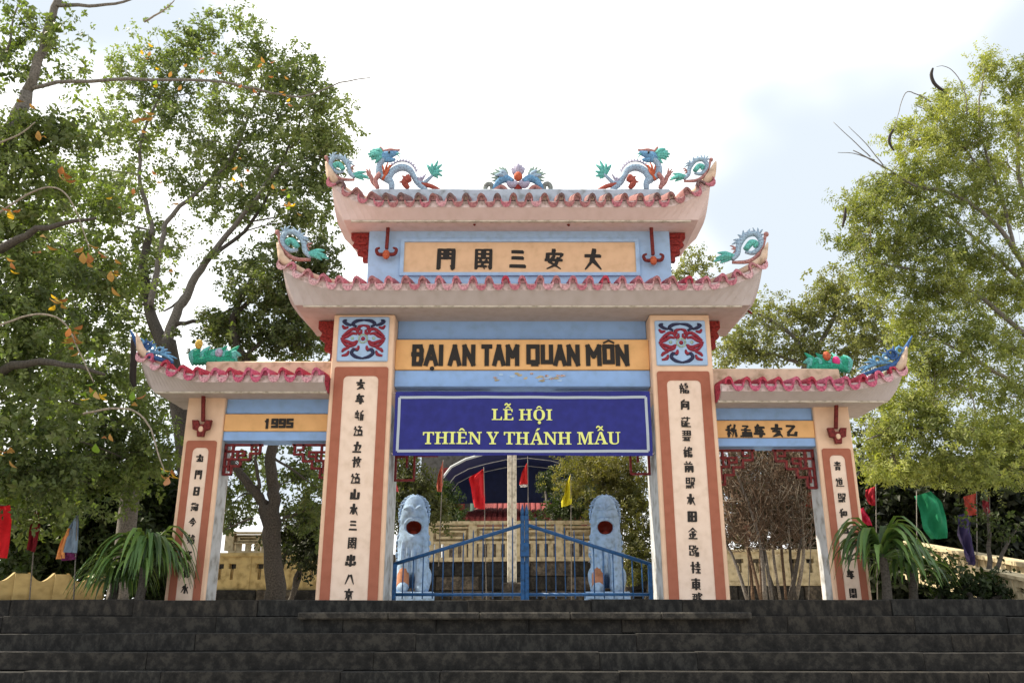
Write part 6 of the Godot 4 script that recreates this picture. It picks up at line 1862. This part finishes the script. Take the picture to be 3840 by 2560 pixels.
	var c4 := [[Vector3(8.459, 9.099, -12.8), Vector3(0.249, 0.187, 0.24), 50], [Vector3(9.062, 8.875, -13), Vector3(0.393, 0.353, 0.41), 110], [Vector3(9.047, 8.155, -13), Vector3(0.348, 0.387, 0.404), 110], [Vector3(8.321, 7.941, -12.8), Vector3(0.38, 0.342, 0.397), 80], [Vector3(7.38, 8.069, -12.7), Vector3(0.379, 0.212, 0.325), 80], [Vector3(7.794, 7.51, -12.8), Vector3(0.528, 0.302, 0.456), 110], [Vector3(6.962, 7.602, -12.6), Vector3(0.41, 0.261, 0.369), 110], [Vector3(8.635, 7.37, -13), Vector3(0.533, 0.381, 0.503), 130], [Vector3(7.226, 7.072, -12.7), Vector3(0.445, 0.26, 0.388), 90], [Vector3(7.819, 6.753, -12.8), Vector3(0.593, 0.371, 0.53), 130], [Vector3(6.438, 6.524, -12.6), Vector3(0.51, 0.291, 0.441), 130], [Vector3(5.881, 6.192, -12.5), Vector3(0.323, 0.287, 0.336), 100], [Vector3(6.936, 6.132, -12.7), Vector3(0.582, 0.364, 0.52), 150], [Vector3(8.528, 6.361, -13), Vector3(0.522, 0.447, 0.533), 130], [Vector3(5.708, 5.566, -12.5), Vector3(0.269, 0.354, 0.343), 90], [Vector3(6.299, 5.533, -12.6), Vector3(0.499, 0.356, 0.47), 140], [Vector3(7.127, 5.5, -12.7), Vector3(0.574, 0.359, 0.513), 140], [Vector3(8.027, 5.509, -12.9), Vector3(0.582, 0.364, 0.52), 130], [Vector3(6.013, 4.997, -12.6), Vector3(0.422, 0.282, 0.387), 90], [Vector3(6.736, 4.809, -12.7), Vector3(0.494, 0.318, 0.447), 110], [Vector3(7.475, 4.696, -12.8), Vector3(0.567, 0.355, 0.507), 120], [Vector3(8.312, 4.771, -13), Vector3(0.432, 0.432, 0.475), 110], [Vector3(6.514, 4.106, -12.6), Vector3(0.31, 0.345, 0.361), 100], [Vector3(7.154, 4.025, -12.8), Vector3(0.489, 0.349, 0.461), 110], [Vector3(8.019, 3.941, -13), Vector3(0.495, 0.424, 0.506), 120], [Vector3(6.434, 3.433, -12.5), Vector3(0.405, 0.337, 0.408), 120], [Vector3(5.969, 2.856, -12.4), Vector3(0.462, 0.297, 0.418), 140], [Vector3(7.05, 3.277, -12.7), Vector3(0.545, 0.375, 0.506), 140], [Vector3(7.884, 3.116, -12.9), Vector3(0.482, 0.379, 0.474), 130], [Vector3(5.54, 2.433, -12.3), Vector3(0.389, 0.292, 0.375), 110], [Vector3(6.219, 2.321, -12.4), Vector3(0.521, 0.326, 0.466), 160], [Vector3(7.059, 2.427, -12.6), Vector3(0.531, 0.332, 0.474), 150], [Vector3(7.753, 2.331, -12.8), Vector3(0.403, 0.369, 0.425), 130], [Vector3(5.703, 1.897, -12.4), Vector3(0.452, 0.206, 0.362), 110], [Vector3(6.524, 1.88, -12.5), Vector3(0.585, 0.208, 0.436), 140], [Vector3(7.421, 1.912, -12.7), Vector3(0.462, 0.198, 0.363), 100]]
	twigs(t4, c4, bones, mats.bark_pale, 12, 0.010)
	foliage(t4, "crown", c4, fine, leaf2, Color(0.12, 0.155, 0.055), Color(0.44, 0.47, 0.16), 0.75, 1.35, 2.1)

	# 5. the greyer tree between the right wing and the flame tree
	var t5 := base("grey_tree", "grey-green twiggy tree behind the right side roof", "tree", Vector3(6.016, 0.028, -18))
	bones = []
	bones += limb(t5, "trunk", [Vector3(6.012, -0.015, -18), Vector3(6.334, 2.565, -18), Vector3(6.492, 4.487, -18), Vector3(6.675, 5.291, -18)], 0.2, 0.13, mats.bark_grey)
	bones += limb(t5, "limb", [Vector3(6.645, 5.189, -18), Vector3(6.425, 5.701, -18), Vector3(5.974, 6.117, -18), Vector3(5.597, 6.327, -18)], 0.07, 0.02, mats.bark_grey)
	bones += limb(t5, "limb", [Vector3(6.664, 5.189, -18), Vector3(7.137, 5.908, -18), Vector3(7.507, 6.538, -18), Vector3(7.759, 6.965, -18)], 0.07, 0.02, mats.bark_grey)
	bones += limb(t5, "limb", [Vector3(6.634, 5.088, -18), Vector3(5.709, 5.393, -18), Vector3(5.131, 5.496, -18)], 0.05, 0.02, mats.bark_grey)
	bones += limb(t5, "limb", [Vector3(6.642, 4.987, -18), Vector3(7.677, 5.496, -18), Vector3(8.517, 5.908, -18)], 0.05, 0.02, mats.bark_grey)
	var c5 := [[Vector3(7.033, 6.751, -18), Vector3(0.45, 0.4, 0.467), 110], [Vector3(6.396, 6.38, -18), Vector3(0.546, 0.318, 0.475), 110], [Vector3(5.717, 6.012, -18), Vector3(0.494, 0.375, 0.478), 110], [Vector3(5.135, 5.547, -18), Vector3(0.441, 0.353, 0.437), 100], [Vector3(4.724, 5.291, -18), Vector3(0.273, 0.254, 0.29), 50], [Vector3(5.704, 5.342, -18), Vector3(0.586, 0.313, 0.494), 110], [Vector3(6.633, 5.805, -18), Vector3(0.59, 0.413, 0.552), 120], [Vector3(7.457, 6.117, -18), Vector3(0.544, 0.495, 0.571), 130], [Vector3(8.105, 6.538, -18), Vector3(0.498, 0.498, 0.548), 120], [Vector3(7.558, 6.965, -18), Vector3(0.381, 0.301, 0.375), 60], [Vector3(6.767, 5.24, -18), Vector3(0.683, 0.254, 0.515), 110], [Vector3(7.775, 5.496, -18), Vector3(0.539, 0.441, 0.539), 120], [Vector3(8.517, 5.908, -18), Vector3(0.591, 0.591, 0.651), 130], [Vector3(8.613, 5.189, -18), Vector3(0.585, 0.487, 0.589), 110], [Vector3(7.866, 4.686, -18), Vector3(0.483, 0.387, 0.478), 90], [Vector3(7.764, 3.897, -18), Vector3(0.382, 0.572, 0.525), 90], [Vector3(7.829, 2.94, -18), Vector3(0.469, 0.469, 0.516), 110], [Vector3(4.186, 7.507, -18), Vector3(0.303, 0.283, 0.323), 60], [Vector3(3.963, 7.181, -18), Vector3(0.302, 0.201, 0.277), 30]]
	twigs(t5, c5, bones, mats.bark_pale, 8, 0.014)
	foliage(t5, "crown", c5, broad, leaf2, Color(0.12, 0.135, 0.065), Color(0.33, 0.34, 0.16), 0.7, 1.2, 1.8)

	# 6. bushes and hedges behind
	bush("bamboo_bush", "yellow-green feathery bush behind the right lion statue", Vector3(2.267, 0.028, -18), [[Vector3(1.906, 2.658, -18), Vector3(0.467, 0.42, 0.488), 120], [Vector3(2.472, 2.799, -18), Vector3(0.468, 0.375, 0.464), 120], [Vector3(2.729, 2.287, -18), Vector3(0.371, 0.511, 0.485), 120], [Vector3(2.166, 2.104, -18), Vector3(0.509, 0.463, 0.534), 140], [Vector3(2.546, 1.522, -17.6), Vector3(0.403, 0.448, 0.468), 110], [Vector3(2.639, 0.975, -17.2), Vector3(0.217, 0.434, 0.358), 60], [Vector3(1.67, 3.007, -18.4), Vector3(0.384, 0.24, 0.343), 60], [Vector3(2.34, 0.713, -17), Vector3(0.256, 0.342, 0.329), 50]], fine, leaf2, Color(0.06, 0.07, 0.02), Color(0.22, 0.20, 0.06), 1.0, 1.6, 2.0)
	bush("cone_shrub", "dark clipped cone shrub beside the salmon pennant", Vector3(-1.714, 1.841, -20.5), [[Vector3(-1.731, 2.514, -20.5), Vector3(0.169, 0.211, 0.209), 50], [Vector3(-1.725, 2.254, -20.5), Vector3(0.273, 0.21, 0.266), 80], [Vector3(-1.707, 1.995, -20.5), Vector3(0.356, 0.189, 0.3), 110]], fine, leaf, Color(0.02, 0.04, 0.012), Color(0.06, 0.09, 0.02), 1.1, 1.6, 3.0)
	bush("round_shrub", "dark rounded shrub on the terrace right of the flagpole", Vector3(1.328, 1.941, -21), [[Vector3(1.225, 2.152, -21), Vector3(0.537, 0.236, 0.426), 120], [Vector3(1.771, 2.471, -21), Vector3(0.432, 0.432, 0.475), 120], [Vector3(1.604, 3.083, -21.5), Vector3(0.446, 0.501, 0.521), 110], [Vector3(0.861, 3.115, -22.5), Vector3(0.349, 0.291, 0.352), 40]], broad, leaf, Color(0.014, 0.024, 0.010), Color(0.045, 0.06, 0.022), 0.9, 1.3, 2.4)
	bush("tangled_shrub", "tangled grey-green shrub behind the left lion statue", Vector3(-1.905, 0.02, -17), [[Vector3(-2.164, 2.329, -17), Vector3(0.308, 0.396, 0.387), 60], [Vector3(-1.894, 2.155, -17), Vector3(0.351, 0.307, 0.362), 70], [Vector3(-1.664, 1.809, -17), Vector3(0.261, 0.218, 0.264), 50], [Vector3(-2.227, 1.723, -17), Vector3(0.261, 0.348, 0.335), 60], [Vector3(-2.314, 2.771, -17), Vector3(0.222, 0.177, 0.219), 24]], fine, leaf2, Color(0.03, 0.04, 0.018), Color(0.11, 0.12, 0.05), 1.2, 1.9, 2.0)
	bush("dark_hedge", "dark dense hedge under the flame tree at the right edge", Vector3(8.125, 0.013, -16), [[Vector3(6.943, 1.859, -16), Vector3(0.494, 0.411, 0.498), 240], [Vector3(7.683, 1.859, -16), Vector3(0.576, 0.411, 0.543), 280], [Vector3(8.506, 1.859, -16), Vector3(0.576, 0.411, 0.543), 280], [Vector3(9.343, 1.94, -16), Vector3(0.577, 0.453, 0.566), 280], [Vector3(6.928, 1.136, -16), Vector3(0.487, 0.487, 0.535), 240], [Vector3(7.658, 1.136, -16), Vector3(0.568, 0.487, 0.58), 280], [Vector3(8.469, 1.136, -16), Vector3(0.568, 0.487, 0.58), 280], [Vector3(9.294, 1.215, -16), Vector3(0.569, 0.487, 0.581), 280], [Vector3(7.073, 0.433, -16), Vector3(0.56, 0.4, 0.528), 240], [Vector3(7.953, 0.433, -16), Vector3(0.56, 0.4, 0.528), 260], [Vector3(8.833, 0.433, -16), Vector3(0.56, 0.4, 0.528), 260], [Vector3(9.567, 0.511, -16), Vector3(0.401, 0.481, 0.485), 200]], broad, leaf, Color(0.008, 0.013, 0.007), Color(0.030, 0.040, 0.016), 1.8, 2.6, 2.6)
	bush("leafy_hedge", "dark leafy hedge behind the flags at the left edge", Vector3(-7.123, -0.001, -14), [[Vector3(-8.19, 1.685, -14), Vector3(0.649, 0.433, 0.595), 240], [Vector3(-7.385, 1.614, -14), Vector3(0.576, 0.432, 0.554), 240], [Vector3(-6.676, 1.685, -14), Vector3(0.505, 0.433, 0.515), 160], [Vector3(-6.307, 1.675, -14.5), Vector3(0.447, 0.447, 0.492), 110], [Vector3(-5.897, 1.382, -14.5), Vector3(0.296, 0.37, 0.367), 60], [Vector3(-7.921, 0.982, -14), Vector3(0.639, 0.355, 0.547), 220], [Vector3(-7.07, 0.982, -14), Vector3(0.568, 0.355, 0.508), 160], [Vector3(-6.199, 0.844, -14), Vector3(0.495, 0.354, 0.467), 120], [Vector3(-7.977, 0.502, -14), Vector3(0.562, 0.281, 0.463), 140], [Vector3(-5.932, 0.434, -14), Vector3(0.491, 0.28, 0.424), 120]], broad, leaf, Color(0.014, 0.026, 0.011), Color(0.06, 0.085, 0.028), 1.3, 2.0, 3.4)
	bush("low_shrub", "low dark green shrub before the sloping balustrade on the right", Vector3(5.536, -0.05, -10.6), [[Vector3(5.362, 0.177, -10.6), Vector3(0.238, 0.159, 0.218), 60], [Vector3(5.675, 0.152, -10.6), Vector3(0.264, 0.159, 0.233), 70], [Vector3(5.268, 0.312, -10.8), Vector3(0.189, 0.162, 0.193), 50], [Vector3(5.866, 0.072, -10.4), Vector3(0.233, 0.103, 0.185), 50]], broad, leaf, Color(0.016, 0.028, 0.011), Color(0.07, 0.10, 0.03), 0.7, 1.1, 1.0)
	bush("stem_tree", "thin dark tree stem with sparse leaves near the right edge", Vector3(5.819, -0.1, -10.8), [[Vector3(6.046, 1.058, -10.8), Vector3(0.276, 0.276, 0.304), 16], [Vector3(6.264, 0.734, -10.8), Vector3(0.219, 0.274, 0.271), 16]], broad, leaf, Color(0.02, 0.03, 0.012), Color(0.06, 0.08, 0.025), 0.7, 1.0, 1.0)
	bush("undergrowth", "dark undergrowth behind the forked trunk in the left bay", Vector3(-4.12, 0.01, -15.5), [[Vector3(-3.802, 0.869, -15.5), Vector3(0.391, 0.313, 0.387), 120], [Vector3(-4.061, 1.174, -15.5), Vector3(0.315, 0.236, 0.303), 70], [Vector3(-3.55, 1.174, -15.5), Vector3(0.315, 0.394, 0.39), 110]], broad, leaf, Color(0.010, 0.018, 0.008), Color(0.045, 0.05, 0.02), 0.9, 1.3, 1.6)
	bush("undergrowth", "olive undergrowth behind the dry shrub in the right bay", Vector3(5.328, 0.024, -17.5), [[Vector3(4.744, 2.401, -17.5), Vector3(0.453, 0.634, 0.598), 200], [Vector3(5.469, 2.401, -17.5), Vector3(0.543, 0.634, 0.647), 240], [Vector3(6.183, 2.311, -17.5), Vector3(0.452, 0.633, 0.597), 200], [Vector3(4.671, 1.513, -17.5), Vector3(0.446, 0.535, 0.539), 180], [Vector3(5.473, 1.513, -17.5), Vector3(0.535, 0.535, 0.588), 200], [Vector3(6.088, 1.426, -17.5), Vector3(0.445, 0.534, 0.538), 180]], broad, leaf2, Color(0.016, 0.020, 0.010), Color(0.06, 0.06, 0.028), 1.0, 1.5, 1.8)


func bush(called: String, label: String, foot: Vector3, clumps: Array, shape: Array, m: Material, c0: Color, c1: Color, s0: float, s1: float, dense: float) -> void:
	var n := base(called, label, "tree" if called == "stem_tree" else "hedge" if called.ends_with("hedge") else "shrub", foot)
	var bones := []
	for i in mini(clumps.size(), 6):
		var c: Vector3 = clumps[i][0]
		var f := foot + Vector3(rng.randf_range(-0.3, 0.3) + (c.x - foot.x) * 0.5, 0, rng.randf_range(-0.2, 0.2))
		if called == "stem_tree":
			f = foot + Vector3(0.04 * i, 0, 0)
		bones += limb(n, "stem", [f, f.lerp(c, 0.5) + Vector3(rng.randf_range(-0.1, 0.1), 0, 0), c], 0.05, 0.015, mats.bark_dark)
	twigs(n, clumps, bones, mats.bark_dark, 4, 0.010)
	foliage(n, "foliage", clumps, shape, m, c0, c1, s0, s1, dense)
